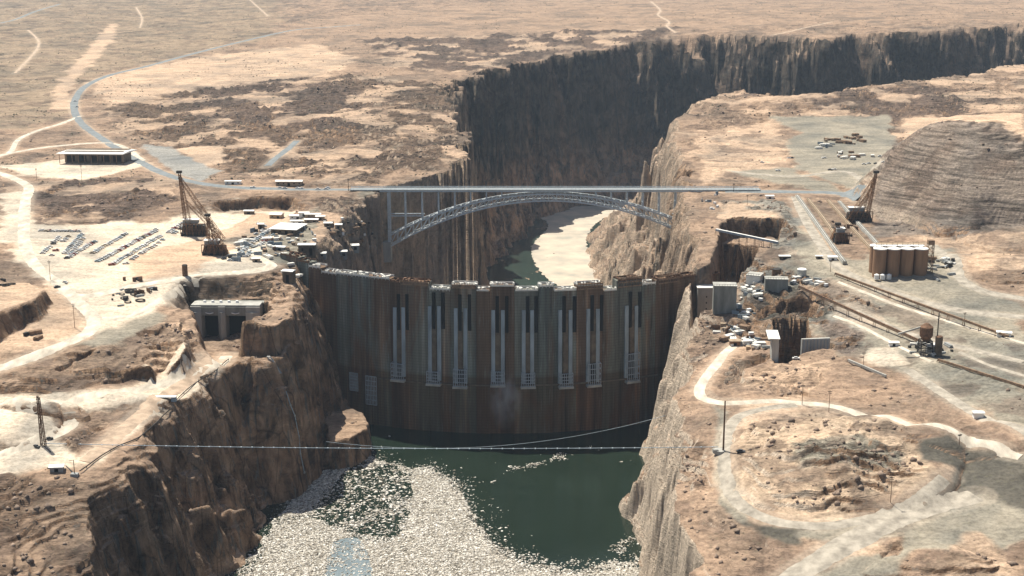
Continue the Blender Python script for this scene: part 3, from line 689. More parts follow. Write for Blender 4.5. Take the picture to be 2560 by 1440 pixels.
def dam_mat(name, base, stain, pale):
    m, nd, lk, b = new_mat(name, 0.9, 0.15)
    pos = N(nd, 'ShaderNodeNewGeometry').outputs['Position']
    a = noise(nd, lk, mapping(nd, lk, pos, (1, 1, .02)), 0.16, 6, 0.7, 0.2); s2 = noise(nd, lk, mapping(nd, lk, pos, (1, 1, .05)), 0.9, 4, 0.6)
    s3 = noise(nd, lk, mapping(nd, lk, pos, (1, 1, .25)), 0.035, 5, 0.6, 0.8)
    base, stain, pale = (tuple(v * k for v, k in zip(c_, (.74, .82, .88))) for c_ in (base, stain, pale))
    c = mixc(nd, lk, base, stain, ramp(nd, lk, s3, [(0.42, 0.0), (0.6, 1.0)]))
    c = mixc(nd, lk, c, ramp(nd, lk, a, [(0.34, 0.28), (0.46, 0.85), (0.56, 1.1), (0.66, 2.1)]), 1.0, 'MULTIPLY')
    c = mixc(nd, lk, c, pale, ramp(nd, lk, s2, [(0.56, 0.0), (0.7, 0.55)]))
    sx = N(nd, 'ShaderNodeSeparateXYZ'); lk.new(pos, sx.inputs[0]); mz = N(nd, 'ShaderNodeMapRange'); mz.inputs[1].default_value = -96; mz.inputs[2].default_value = -99; lk.new(sx.outputs['Z'], mz.inputs[0])
    c = mixc(nd, lk, c, mixc(nd, lk, c, (0.70, 0.55, 0.42), 1.0, 'MULTIPLY'), mz.outputs[0])
    # lift joints every 2.3 m
    w = nd.new('ShaderNodeTexWave'); w.bands_direction = 'Z'; w.inputs['Scale'].default_value = 0.137; w.inputs['Distortion'].default_value = 0.2; lk.new(pos, w.inputs['Vector'])
    c = mixc(nd, lk, c, ramp(nd, lk, w.outputs['Fac'], [(0.02, 0.72), (0.12, 1.0)]), 1.0, 'MULTIPLY')
    lk.new(c, b.inputs['Base Color']); return m
DM = [dam_mat('stained_dam_concrete', (0.213, 0.194, 0.150), (0.237, 0.119, 0.062), (0.388, 0.375, 0.331)),
      dam_mat('rust_brown_dam_concrete', (0.213, 0.125, 0.075), (0.150, 0.085, 0.050), (0.325, 0.275, 0.213)),
      dam_mat('grey_green_dam_concrete', (0.200, 0.200, 0.163), (0.225, 0.125, 0.069), (0.400, 0.406, 0.375))]

# ------------------------------------------------------------ the dam
DX, DR, DY = -6.0, 274.0, 1052.0; DCY = DY + DR
def dam_pt(a, out=0.0):
    """plan point of the upstream face at angle a; out > 0 stands towards the reservoir"""
    r = DR + out; return np.array([DX + r * math.sin(a), DCY - r * math.cos(a)])
def dam_ang(px, py):
    """angle on the face seen through a sight line"""
    u, v = (px - 1280) / F_PX, (720 - py) / F_PX; dx, dy = u, CP + v * SP
    A = dx * dx + dy * dy; B = -2 * (dx * DX + dy * DCY); Cc = DX * DX + DCY * DCY - DR * DR
    t = (-B - math.sqrt(B * B - 4 * A * Cc)) / (2 * A); x, y = dx * t, dy * t
    return math.atan2(x - DX, DCY - y), CAM_H + (-SP + v * CP) * t
dam = thing('concrete_dam', 'arched concrete dam under construction with rust-stained face and uneven block tops, between the canyon walls', 'dam', (DX, DY, WATER_Z))
O3 = np.array([DX, DY, WATER_Z])
# top line: (px left, px right, py of the top)
BL = [(700,745,640),(745,772,655),(772,802,668),(802,840,683),(840,880,686),(880,925,690),(925,975,696),(975,1000,706),(1000,1072,706),(1072,1126,724),(1126,1190,714),(1190,1224,727),(1224,1286,716),(1286,1346,727),
      (1346,1384,716),(1384,1442,727),(1442,1508,713),(1508,1543,726),(1543,1605,700),(1605,1640,710),(1640,1700,697),(1700,1742,692),(1742,1800,690)]
def arc_block(mb, a0, a1, o_up, thick, z0, z1, batter=0.0, nseg=3):
    vs = []; fs = []
    for k in range(nseg + 1):
        a = a0 + (a1 - a0) * k / nseg
        for (o, z) in ((o_up + batter, z0), (o_up, z1), (o_up - thick, z1), (o_up - thick * 1.6, z0)):
            p = dam_pt(a, o); vs.append((p[0] - O3[0], p[1] - O3[1], z - O3[2]))
    for k in range(nseg):
        b = k * 4
        for j in range(4): fs.append((b + j, b + (j + 1) % 4, b + 4 + (j + 1) % 4, b + 4 + j))
    fs += [(3, 2, 1, 0), tuple(nseg * 4 + j for j in range(4))]
    return mb.add(vs, [f[::-1] for f in fs])
_zb = {}
for i, (xa, xb, yt) in enumerate(BL):
    a0, _ = dam_ang(xa, yt); a1, _ = dam_ang(xb, yt); _, zt = dam_ang((xa + xb) / 2, yt)
    e = 0.0003; off = 0.35 * ((i * 7) % 3 - 1)
    arc_block(MB(), a0 + e, a1 - e, off, 9.5, -165, zt, 2.5).build('monolith', DM[(i * 5 + i // 3) % 3], dam)
    _zb[i] = zt
    # forms, walkways and litter on each block top
    f = MB(); n = max(2, int((xb - xa) / 9))
    for k in range(n + 1):
        p = dam_pt(a0 + (a1 - a0) * (0.04 + 0.92 * k / n), off + 0.2); z = zt - O3[2]
        if yt < 712 or i in (9, 10, 14): f.bar((p[0] - O3[0], p[1] - O3[1], z - 1.2), (p[0] - O3[0], p[1] - O3[1], z + 2.2), .3)
    pa, pb = dam_pt(a0 + .002, off + .3), dam_pt(a1 - .002, off + .3)
    f.bar((pa[0] - O3[0], pa[1] - O3[1], zt - O3[2] + .5), (pb[0] - O3[0], pb[1] - O3[1], zt - O3[2] + .5), .25, 1.3)
    qa, qb = dam_pt(a0 + .002, off - 9), dam_pt(a1 - .002, off - 9)
    f.bar((qa[0] - O3[0], qa[1] - O3[1], zt - O3[2] + .9), (qb[0] - O3[0], qb[1] - O3[1], zt - O3[2] + .9), .25, 1.6)
    rr = random.Random(i)
    for k in range(int((xb - xa) / 4.5)):
        a = a0 + (a1 - a0) * rr.random(); p = dam_pt(a, off - 1 - 7 * rr.random())
        f.box((p[0] - O3[0], p[1] - O3[1], zt - O3[2] + .4 + .6), (rr.uniform(.8, 3), rr.uniform(.6, 2), rr.uniform(.8, 2)), rr.random() * 3)
    f.build('formwork', M['bright'] if i in (2,3,4,5,6,9,10,11,12,13,14,15,16,17,19) else M['rust'], dam)
# shuttering hung on the dark raised blocks
for (xa, xb, ya, yb) in [(1545,1603,696,712),(1645,1698,691,702),(1002,1070,703,714),(1444,1506,711,719),(1130,1188,712,720)]:
    a0, z1 = dam_ang(xa, ya); a1, z0 = dam_ang(xb, yb); f = MB(); n = 9
    for k in range(n + 1):
        p = dam_pt(a0 + (a1 - a0) * k / n, 1.0) - O3[:2]; f.bar((*p, z0 - O3[2]), (*p, z1 - O3[2] + 2), .35)
    for zz in (z0, (z0 + z1) / 2, z1):
        p, q = dam_pt(a0, 1.0) - O3[:2], dam_pt(a1, 1.0) - O3[:2]; f.bar((*p, zz - O3[2]), (*q, zz - O3[2]), .5, .9)
    f.build('shutter_panel', M['timber'], dam)
# eight penstock intakes: two pale guides, a dark groove above each, a cage at the foot
INT = [(988,1009,768,905,945),(1075,1098,765,925,955),(1140,1164,770,920,962),(1233,1257,775,925,958),(1309,1330,775,930,962),(1400,1426,775,930,962),(1470,1494,772,905,958),(1566,1590,764,880,948)]
for j, (xl, xr, yt, yr, yb) in enumerate(INT):
    for x in (xl, xr):
        a, z1 = dam_ang(x, yt); _, z0 = dam_ang(x, yb - 6); g = MB()
        for w_, o_ in ((2.9, 1.2),):
            da = w_ / 2 / DR; arc_block(g, a - da, a + da, o_, 1.6, z0, z1, 1.8, 1)
        g.build('gate_guide', M['guide'], dam)
        s = MB(); da = 1.3 / DR; sh = 3.2 / DR; arc_block(s, a + sh - da, a + sh + da, .9, 1.5, z1 - 18, z1 + 11, .4, 1); s.build('guide_slot', M['black'], dam)
    am, z1 = dam_ang((xl + xr) / 2, yr); _, z0 = dam_ang((xl + xr) / 2, yb); am2, zt = dam_ang((xl + xr) / 2, yt)
    s = MB(); da = 2.0 / DR; arc_block(s, am - da, am + da, .55, 1.2, z1, zt - 3, 1.6, 1); s.build('intake_recess', M['brownwall'], dam)
    s = MB(); da = 4.3 / DR; arc_block(s, am - da, am + da, 1.6, 2.0, z0 + .5, z1, .9, 1); s.build('intake_opening', M['black'], dam)
    c = MB(); W = 5.2; nb = 6
    u = dam_pt(am + .001) - dam_pt(am - .001); u /= np.linalg.norm(u); nrm = np.array([u[1], -u[0]]); c0 = dam_pt(am, 0)
    def P_(s_, o, z): q = c0 + u * s_ + nrm * o - O3[:2]; return (q[0], q[1], z - O3[2])
    for k in range(nb + 1):
        s_ = -W + 2 * W * k / nb; c.bar(P_(s_, 5.2, z0), P_(s_, 5.2, z1), .42)
    for k in range(5):
        zz = z0 + (z1 - z0) * k / 4
        for (p, q) in (((-W, 5.2), (W, 5.2)), ((-W, 0.6), (-W, 5.2)), ((W, 0.6), (W, 5.2))): c.bar(P_(*p, zz), P_(*q, zz), .45)
    c.build('trash_rack', M['rack'], dam)
    b_ = MB(); b_.box((*(c0 + nrm * 2.6 - O3[:2]), z0 - O3[2] - .9), (2 * W + 1.5, 6.5, 1.6), am); b_.build('rack_sill', M['conc'], dam)
for (xa, xb, ya, yb) in [(880,901,928,975),(919,947,936,1010)]:
    a0, z1 = dam_ang(xa, ya); a1, z0 = dam_ang(xb, yb); c = MB(); nb = 7
    for k in range(nb + 1): p = dam_pt(a0 + (a1 - a0) * k / nb, 3.6) - O3[:2]; c.bar((*p, z0 - O3[2]), (*p, z1 - O3[2]), .5)
    for k in range(7): zz = z0 + (z1 - z0) * k / 6; p, q = dam_pt(a0, 3.6) - O3[:2], dam_pt(a1, 3.6) - O3[:2]; c.bar((*p, zz - O3[2]), (*q, zz - O3[2]), .45)
    c.build('trash_rack', M['rack'], dam)
# ledge at the joint two thirds down, paler below
a0, zl = dam_ang(950, 944); a1, _ = dam_ang(1640, 944)
L_ = MB(); arc_block(L_, a0, a1, 2.6, 1.4, zl - .6, zl + .4, 0, 24); L_.build('ledge', M['brownwall'], dam)

# ------------------------------------------------------------ steel arch bridge
BR = np.array([36.0, 1352.0, 0.0]); HS = 156.5
br = thing('arch_bridge', 'long silvery steel arch bridge spanning the canyon behind the dam', 'bridge', BR)
d = MB(); d.box((6, 0, -.5), (400, 12.5, .7)); d.build('deck', M['deckpale'], br)
g = MB()
for y in (-5.6, 5.6): g.box((0, y, -1.6), (330, .7, 1.4))
for k in range(42): g.box((-160 + k * 7.8, 0, -1.5), (.5, 10.4, 1.0))
g.build('girder', M['steel'], br)
for y in (-6.4, 6.4):
    r_ = MB()
    for zz in (.35, .85, 1.3): r_.box((6, y, zz), (400, .2, .2))
    for k in range(101): r_.box((-194 + k * 4, y, .5), (.2, .2, 1.5))
    r_.build('railing', M['steel'], br)
def ztop(s): return -4.4 - 41.5 * (s / HS) ** 2
def zbot(s): return -11.0 - 46.0 * (s / HS) ** 2
NP = 40; S_ = [(-HS + 2 * HS * k / NP) for k in range(NP + 1)]
for y in (-6.1, 6.1):
    a = MB()
    for k in range(NP):
        s0, s1 = S_[k], S_[k + 1]
        a.bar((s0, y, ztop(s0)), (s1, y, ztop(s1)), 1.1, 1.3); a.bar((s0, y, zbot(s0)), (s1, y, zbot(s1)), 1.1, 1.3)
        a.bar((s0, y, ztop(s0)), (s0, y, zbot(s0)), .6)
        if k < NP / 2: a.bar((s0, y, zbot(s0)), (s1, y, ztop(s1)), .6)
        else: a.bar((s0, y, ztop(s0)), (s1, y, zbot(s1)), .6)
    a.bar((HS, y, ztop(HS)), (HS, y, zbot(HS)), .8)
    a.build('arch_rib', M['steel'], br)
lt = MB()
for k in range(NP + 1):
    s0 = S_[k]
    lt.bar((s0, -6.1, ztop(s0)), (s0, 6.1, ztop(s0)), .55); lt.bar((s0, -6.1, zbot(s0)), (s0, 6.1, zbot(s0)), .55)
    if k < NP:
        s1 = S_[k + 1]; q = 1 if k % 2 else -1
        lt.bar((s0, -6.1 * q, ztop(s0)), (s1, 6.1 * q, ztop(s1)), .45); lt.bar((s0, 6.1 * q, zbot(s0)), (s1, -6.1 * q, zbot(s1)), .45)
lt.build('lateral_bracing', M['steel'], br)
cx = [-156.5, -140.5, -124, -108, -92, -76.5, -61, -46, 46, 61, 76.5, 92, 108, 124, 140.5, 156.5]
for s_ in cx:
    big = abs(s_) > 150; w = 2.4 if big else 1.15; zb = -60 if big else ztop(s_); c = MB()
    for y in (-5.6, 5.6): c.bar((s_, y, -3), (s_, y, zb), w if big else w, w)
    for k in range(1, 7 if big else 3):
        zz = -3 + (zb + 3) * k / (7 if big else 3); c.bar((s_, -5.6, zz), (s_, 5.6, zz), .45)
    c.build('bridge_tower' if big else 'spandrel_column', M['steel'], br)
for sg in (-1, 1):
    c = MB()
    for y in (-5.6, 5.6): c.bar((sg * 156.5, y, -26), (sg * 122, y, -26), 1.0)
    c.build('strut', M['steel'], br)
    c = MB(); c.box((sg * 159.5, 0, -62), (9, 17, 20)); c.build('skewback', M['conc'], br)
    c = MB(); c.box((sg * 180, 0, -4), (10, 13, 6)); c.build('abutment', M['conc'], br)
# ------------------------------------------------------------ things on the land
def G(px, py): return ground([px], [py])[0]
def top_z(p, px, py): return at_y(px, py, p[1])[2]
def sc(p): return F_PX / (p[1] * CP - (p[2] - CAM_H) * SP)      # photo pixels per metre at a place
rnd = random.Random(11)

def lattice(mb, a, b, w0, w1, n, t=.35):
    """four-legged lattice mast from a to b"""
    a = np.array(a, float); b = np.array(b, float); d = b - a; d /= np.linalg.norm(d)
    u = cross(np.array([0, 1.0, 0]) if abs(d[2]) > .5 else np.array([0, 0, 1.0]), d); u /= np.linalg.norm(u); v = cross(d, u)
    def c(k, i): f = k / n; w = w0 + (w1 - w0) * f; p = a + (b - a) * f; s_ = [(-1,-1),(1,-1),(1,1),(-1,1)][i % 4]; return p + u * s_[0] * w / 2 + v * s_[1] * w / 2
    for i in range(4):
        mb.bar(c(0, i), c(n, i), t)
        for k in range(n):
            mb.bar(c(k, i), c(k + 1, i + 1) if k % 2 else c(k + 1, i + 3), t * .6); mb.bar(c(k + 1, i), c(k + 1, i + 1), t * .6)
# ---- cableway towers on both rims
def cable_tower(px, py, topx, topy, wpx, label, footx, footy, carh=11, mirror=1, mast_w=5):
    p = G(px, py); s_ = sc(p); W = wpx / s_; z1 = top_z(p, topx, topy) - p[2]; tx = (topx - px) / s_
    t = thing('cableway_tower', label, 'cableway tower', p, 0, 'cableway towers on the canyon rims')
    c = MB(); c.box((0, 0, 1.5), (W, 9, 3)); c.box((0, 1, carh * .55), (W * .92, 7, carh * .5), 0, .96); c.build('tower_car', M['dark'], t)
    c = MB()
    for k in range(9): c.bar((-W / 2 + W * k / 8, -4.7, 2), (-W / 2 + W * k / 8, -4.7, carh), .5); c.bar((-W / 2 + W * k / 8, -4.7, carh * (k % 2)), (-W / 2 + W * min(k + 1, 8) / 8, -4.7, carh * ((k + 1) % 2)), .35)
    c.bar((-W / 2, -4.7, carh), (W / 2, -4.7, carh), .7); c.build('truss', M['rust'], t)
    c = MB(); c.box((-W * .1, 0, carh + 1.5), (W * .6, 6, 3)); h_ = c.build('winch_house', M['grey'], t); r_ = MB(); r_.box((-W * .1, 0, carh + 3.3), (W * .66, 7, .5)); r_.build('roof', M['white'], h_)
    m = MB(); lattice(m, (tx * .25, -3, 1), (tx, 0, z1), mast_w, 1.6, 11, .34); lattice(m, (tx * .25 - 5 * mirror, 4, 1), (tx, 0, z1 * .96), 3, 1.4, 11, .3); m.build('mast', M['orange'], t)
    q = G(footx, footy); qq = q - p
    b = MB(); lattice(b, (tx, 0, z1 * .93), (qq[0], qq[1], qq[2] + 1), 2.2, 4.5, 14, .3); lattice(b, (tx * .6, 0, z1 * .55), (qq[0], qq[1] + 3, qq[2] + 1), 2, 3.5, 12, .26); b.build('stay_leg', M['orange'], t)
    h = MB(); h.box((tx, 0, z1 + .8), (4.5, 3.5, 2)); h.build('sheave_head', M['dark'], t)
    for k in range(6): c = MB(); c.cyl((-W / 2 + W * (k + .5) / 6, -4.3, .0), .9, 1.0, 10); c.build('wheel', M['dark'], t)
    return t
cable_tower(486, 588, 457, 432, 62, 'tallest rust-brown lattice tower, with dark winch house, beside the parked cars', 556, 600)
cable_tower(538, 636, 524, 540, 60, 'shorter lattice tower nearer the dam than its tall neighbour in the sandy yard', 566, 640, 9)
cable_tower(2146, 552, 2183, 432, 62, 'orange lattice tower on a carriage in front of the big layered knoll', 2120, 555, 9, -1)
cable_tower(2102, 608, 2092, 562, 34, 'stubby dark cableway tower between the slanting tracks above the silos', 2082, 604, 9, -1, 3)
# ---- slanting tracks of the right-hand towers
for i, (a, b, lb) in enumerate([((1992,492),(2112,662),'long pale track wall nearest the bridge road, slanting down the right rim'),((2020,500),(2100,606),'long track wall second from the bridge road on the right rim'),
                            ((2070,502),(2198,650),'long track wall third from the bridge road, running toward the silos'),((2098,504),(2216,640),'long track wall farthest from the canyon, ending behind the silos')]):
    n = 22; q = ground(np.linspace(a[0], b[0], n), np.linspace(a[1], b[1], n)); q[:, 2] = np.convolve(np.pad(q[:, 2], 3, 'edge'), np.ones(7) / 7, 'valid') + .9
    t = thing('tower_track', lb, 'track', q[0], 0, 'tower tracks on the right rim'); m = MB(); r2 = MB(); Q = q - q[0]
    for k in range(n - 1): m.bar(Q[k], Q[k + 1], 3.2, 2.6); r2.bar(Q[k] + [.9, 0, 1.45], Q[k + 1] + [.9, 0, 1.45], .3, .3); r2.bar(Q[k] + [-.9, 0, 1.45], Q[k + 1] + [-.9, 0, 1.45], .3, .3)
    m.build('footing', M['conc'] if i in (0, 3) else M['tan'], t); r2.build('rail', M['dark'], t)

# ---- buildings
def shed(px, py, w, d, h, label, wall='tan', roof='white', rz=0.0, name='shed', pitch=.12, openings=1, group=None, cat='shed', over=.6, base=0):
    p = G(px, py); p = p + np.array([0, d / 2 * math.cos(rz), 0]); p[2] = min(p[2], float(height(p[0], p[1])[0]))
    t = thing(name, label, cat, p, rz, group)
    b = MB(); b.box((0, 0, h / 2 - 1.5 - base / 2), (w, d, h + 3 + base)); wl = b.build('wall', M[wall], t)
    r_ = MB(); e = over; zr = h + .03; pk = pitch * d
    r_.add([(-w/2-e,-d/2-e,zr),(w/2+e,-d/2-e,zr),(w/2+e,d/2+e,zr),(-w/2-e,d/2+e,zr),(-w/2-e,-d/2-e,zr+.35),(w/2+e,-d/2-e,zr+.35),(w/2+e,d/2+e,zr+.35),(-w/2-e,d/2+e,zr+.35),(-w/2-e,0,zr+.35+pk),(w/2+e,0,zr+.35+pk)],
           [(3,2,1,0),(0,1,5,4),(4,5,9,8),(7,8,9,6),(2,3,7,6),(1,2,6,9,5),(3,0,4,8,7)])
    r_.build('roof', M[roof], t)
    n = max(1, int(w / 5)) if openings else 0
    for k in range(n):
        o = MB(); x = -w / 2 + w * (k + .5) / n
        if k == n // 2: o.box((x, -d / 2 - .03, h * .36), (min(2.6, w * .3), .12, h * .7)); o.build('door', M['black'], t)
        else: o.box((x, -d / 2 - .03, h * .58), (1.5, .12, h * .3)); o.build('window', M['black'], t)
    return t
# the great shed with its open dark front
p = G(232, 411); s_ = sc(p); p[2] = float(height(p[0],p[1])[0]) + 1.5
t = thing('warehouse', 'long warehouse with a bright white roof and dark open front, beside the paved road bend', 'warehouse', p + [0, 17, 0], R(-4))
b = MB(); b.box((0, 4, 5.2), (66, 26, 12.5)); b.build('wall', M['brownwall'], t)
b = MB(); b.add([(-39,-18,9.6),(36,-18,9.6),(40,17,9.6),(-30,17,9.6),(-39,-18,10.3),(36,-18,10.3),(40,17,10.3),(-30,17,10.3),(-34,0,11.6),(38,0,11.6)],[(3,2,1,0),(0,1,5,4),(4,5,9,8),(7,8,9,6),(2,3,7,6),(1,2,6,9,5),(3,0,4,8,7)]); b.build('roof', M['white'], t)
for k in range(11): b = MB(); b.bar((-36 + k * 7.1, -16.5, -2), (-36 + k * 7.1, -16.5, 9.7), .5); b.build('post', M['timber'], t)
for k in range(5): b = MB(); b.box((-26 + k * 13, -9.1, 3.6), (9, .2, 6.5)); b.build('bay_opening', M['black'], t)
shed(722, 463, 26, 8, 4.2, 'long low building with a white roof and tan front, beside the bridge approach road', 'tan', rz=0, name='roadside_building', cat='building')
shed(582, 461, 16, 4, 3.4, 'white trailer parked along the road behind the lattice towers', 'white', 'white', name='office_trailer', cat='trailer', pitch=.03)
shed(716, 586, 23, 26, 4.5, 'square building with a very wide flat white roof, the largest in the works yard', 'brownwall', 'white', rz=R(-12), name='workshop', cat='building', pitch=.01, over=1.5)
shed(690, 546, 11, 9, 3.5, 'small white flat-roofed hut just behind the wide white-roofed building', 'tan', rz=R(-10))
shed(738, 550, 10, 6, 3, 'leftmost of the white-roofed huts above the wide-roofed building', 'white', group='white huts in the works yard')
shed(760, 545, 9, 5, 3, 'white hut at the back of the hut cluster in the works yard', 'white', group='white huts in the works yard')
shed(782, 548, 14, 5, 3, 'long white hut at the right end of the hut cluster', 'tan', group='white huts in the works yard')
shed(778, 558, 12, 5, 3, 'long white hut in front of the right end of the hut cluster', 'tan', group='white huts in the works yard')
shed(742, 560, 11, 4, 2.6, 'low white hut at the front of the hut cluster', 'white', group='white huts in the works yard')
shed(652, 572, 5, 5, 4, 'small square hut with brown walls in the middle of the sandy yard', 'brownwall')
shed(820, 566, 7, 5, 3, 'small hut with a white roof on the rocky slope behind the dam end', 'brownwall')
shed(846, 572, 6, 5, 3, 'small hut beside a rock knob, on the slope above the left dam end', 'tan')
shed(767, 640, 14, 7, 9, 'tall dark box building with a narrow white roof at the left end of the dam', 'brownwall', name='control_house', cat='building', base=6)
shed(877, 612, 13, 7, 4, 'white-roofed hut at the cliff edge beside the bridge arch foot', 'grey', rz=R(12))
shed(850, 624, 11, 6, 4, 'white-roofed hut stepped below another at the cliff edge, above the dam', 'grey', rz=R(8))
shed(804, 641, 7, 6, 2.5, 'smallest white-roofed hut on the ledge behind the left dam end', 'grey')
shed(722, 712, 8.5, 6, 9.5, 'narrow dark cabin with a white roof on the rock spur beside the dam', 'brownwall', rz=R(-18), name='ridge_cabin', cat='cabin', base=5)
shed(140, 1182, 7, 4, 2.6, 'white-roofed hut near the foot of the tall mast at lower left', 'grey', rz=R(6))
shed(1962, 647, 8, 4, 2.2, 'low hut with a thin white roof on the grey slope right of the keyway', 'brownwall')
shed(2048, 647, 4.5, 3, 2, 'tiny hut at the edge of the grey slope left of the silos', 'brownwall')
shed(2082, 652, 6.5, 5, 2.6, 'white hut at the lower end of the slanting tracks', 'white')
shed(1925, 496, 7, 5, 2.4, 'white hut on the road just right of the bridge end', 'white')
shed(2447, 1046, 5.5, 3.4, 3, 'lone white box hut on the grey haul road at far right', 'white', openings=0)
shed(2512, 842, 9, 4, 2.6, 'pale blue hut at the end of the long dark conveyor', 'white', rz=R(-18))
shed(1838, 866, 7, 5, 3.4, 'orange-tan box hut at the head of the white promontory road', 'orange', 'sandroof' if 'sandroof' in M else 'tan')
shed(2235, 866, 6, 3, 2.4, 'small white hut on the dusty clearing left of the dark batch tower', 'white')

# ---- cement silos
p = G(2252, 692); p[2] -= .5; s_ = sc(p)
t = thing('cement_silos', 'battery of ochre-brown cement silos with white tops on the right rim', 'silos', p)
rS = 4.9; hS = top_z(p, 2252, 626) - p[2]
for row in (1, 0):
    for k in range(4):
        x = (-1.5 + k) * (2 * rS + .5); y = rS + row * (2 * rS + .6)
        c = MB(); c.cyl((x, y, -1), rS, hS + 1, 28)
        for q in range(7): c.cyl((x, y, 2 + q * 3.0), rS + .09, .22, 28)
        so = c.build('silo', M['silo'], t); c = MB(); c.cyl((x, y, hS + .02), rS + .25, .7, 28); c.cyl((x, y, hS + .72), rS * .9, .8, 20, rS * .25); c.build('silo_cap', M['white'], so)
c = MB(); c.box((0, rS * 2, hS + 3.0), (36, 4, .5))
for k in range(10): c.bar((-18 + 4 * k, rS * 2 - 2, hS + .5), (-18 + 4 * k, rS * 2 - 2, hS + 4.4), .25)
c.bar((-18, rS * 2 - 2, hS + 4.4), (18, rS * 2 - 2, hS + 4.4), .25); c.build('gallery', M['tan'], t)
c = MB(); lattice(c, (23.2, 8, -1), (23.2, 8, hS + 6), 4.2, 4.2, 9, .4); c.box((23.2, 8, hS + 4.6), (4.6, 4.6, 3.4)); c.build('elevator_tower', M['timber'], t)
for k in range(3): c = MB(); c.cyl((-19 + k * 4.6, -3.2, -.5), 1.9, 3.4, 14, 1.9); c.cyl((-19 + k * 4.6, -3.2, 2.92), 1.95, .8, 14, .4); c.build('hopper', M['white'], t)

# ---- tanks, towers and concrete near the right abutment
def drum(px, py, r, h, label, mat, name='tank', cat='tank', cap='white'):
    p = G(px, py); t = thing(name, label, cat, p); c = MB(); c.cyl((0, 0, -2), r, h + 2, 22); c.build('shell', M[mat], t)
    c = MB(); c.cyl((0, 0, h + .02), r + .1, .5, 22, r * .8); c.build('lid', M[cap], t); return t
drum(2004, 690, 3.6, 5, 'white round tank standing on the grey terrace above the right intake', 'conc')
drum(1941, 694, 3.6, 4.2, 'dark open tank beside the concrete block on the right rim', 'rust', cap='dark')
drum(463, 690, 2.1, 8.5, 'dark upright cylinder standing alone on the white haul road at left', 'rust', cap='dark')
drum(2345, 886, 2.4, 13, 'dark slim silo beside the mast at the batch yard', 'brownwall', cap='rust')
# concrete lift tower at the right end of the dam
a_, _ = dam_ang(1762, 760); q = dam_pt(a_, 9) + np.array([-7.5, -4.0]); z1 = at_y(1762, 719, q[1] - 3)[2]; z0 = at_y(1762, 812, q[1] - 3)[2]
t = thing('elevator_tower', 'pale square concrete tower at the right end of the dam crest', 'tower', (q[0], q[1], z0))
c = MB(); c.box((0, 0, (z1 - z0) / 2 - 2), (12.3, 11, z1 - z0 + 4)); sh_ = c.build('shaft', M['conc'], t)
c = MB(); c.box((0, 0, z1 - z0 + .3), (13.3, 12, .6)); c.build('cap', M['bright'], t)
for k in range(5): c = MB(); c.box((1.0, -5.55, 4 + k * (z1 - z0 - 6) / 5), (1.0, .15, 1.3)); c.build('window', M['black'], sh_)
c = MB(); c.cyl((-1.5, -2, -6), 9, 4, 24); c.cyl((-1.5, -2, -1.9), 9.5, 1.2, 24)
for k in range(16): aa = k * math.pi / 8; c.bar((-1.5 + 9.4 * math.cos(aa), -2 + 9.4 * math.sin(aa), -12), (-1.5 + 9.4 * math.cos(aa), -2 + 9.4 * math.sin(aa), 1), .3)
c.build('work_platform', M['guide'], t); c = MB(); c.cyl((-1.5, -2, -40), 5.5, 34, 20); c.build('foundation', M['conc_d'], t)
def block(px, py, topy, w, d, label, mat, rz=0, name='concrete_block', cap='conc', deep=10, cat='concrete block'):
    p = G(px, py); h = top_z(p, px, topy) - p[2]; t = thing(name, label, cat, p + [0, d / 2, 0], rz)
    c = MB(); c.box((0, 0, h / 2 - deep / 2), (w, d, h + deep)); bo = c.build('body', M[mat], t)
    c = MB(); c.box((0, 0, h + .2), (w + .5, d + .5, .4)); c.build('top', M[cap], t)
    c = MB()
    for k in range(int(w / 2) + 1): c.bar((-w / 2 + 2 * k, -d / 2, h + .4), (-w / 2 + 2 * k, -d / 2, h + 1.6), .16)
    c.bar((-w / 2, -d / 2, h + 1.6), (w / 2, -d / 2, h + 1.6), .2); c.build('handrail', M['dark'], t); return t
block(1813, 778, 716, 17, 12, 'dark green-grey concrete block with a pale top, between the square tower and the shaded pit', 'conc_d', R(-4))
block(1942, 737, 699, 17, 9, 'grey concrete block with a dark tank standing on it, right of the shaded pit', 'conc_d', R(-6))
block(1890, 702, 690, 11, 12, 'low bright concrete apron beside the grey block on the right rim', 'bright', R(-24), deep=4)
# ---- left spillway intake
yS = at(550, 850, -59)[1]; xl, xr = at(480, 850, -59)[0], at(655, 850, -59)[0]; W = xr - xl; zb, zt = -59.0, at_y(550, 766, yS)[2]
t = thing('spillway_intake', 'grey concrete intake with two dark gate openings and bright deck in the left rim', 'intake structure', ((xl + xr) / 2, yS, zb), R(-2)); H_ = zt - zb
c = MB(); c.box((0, 14, H_ / 2 - 1), (W, 10, H_ + 2)); c.build('back_wall', M['conc_d'], t)
for k, (x, w) in enumerate([(-W / 2 + 4.2, 8.4), (-W / 2 + 24.0, 5.5), (W / 2 - 5.5, 11)]):
    c = MB(); c.box((x, 4.5, H_ / 2 - 1), (w, 13, H_ + 2), 0, .97); c.add([(x - w/2, -2, -2), (x + w/2, -2, -2), (x, -5.5, -2), (x - w/2, -2, H_ - 4), (x + w/2, -2, H_ - 4), (x, -4, H_ - 4)], [(0,2,5,3),(2,1,4,5),(3,5,4),(0,1,2)]); c.build('pier', M['conc'], t)
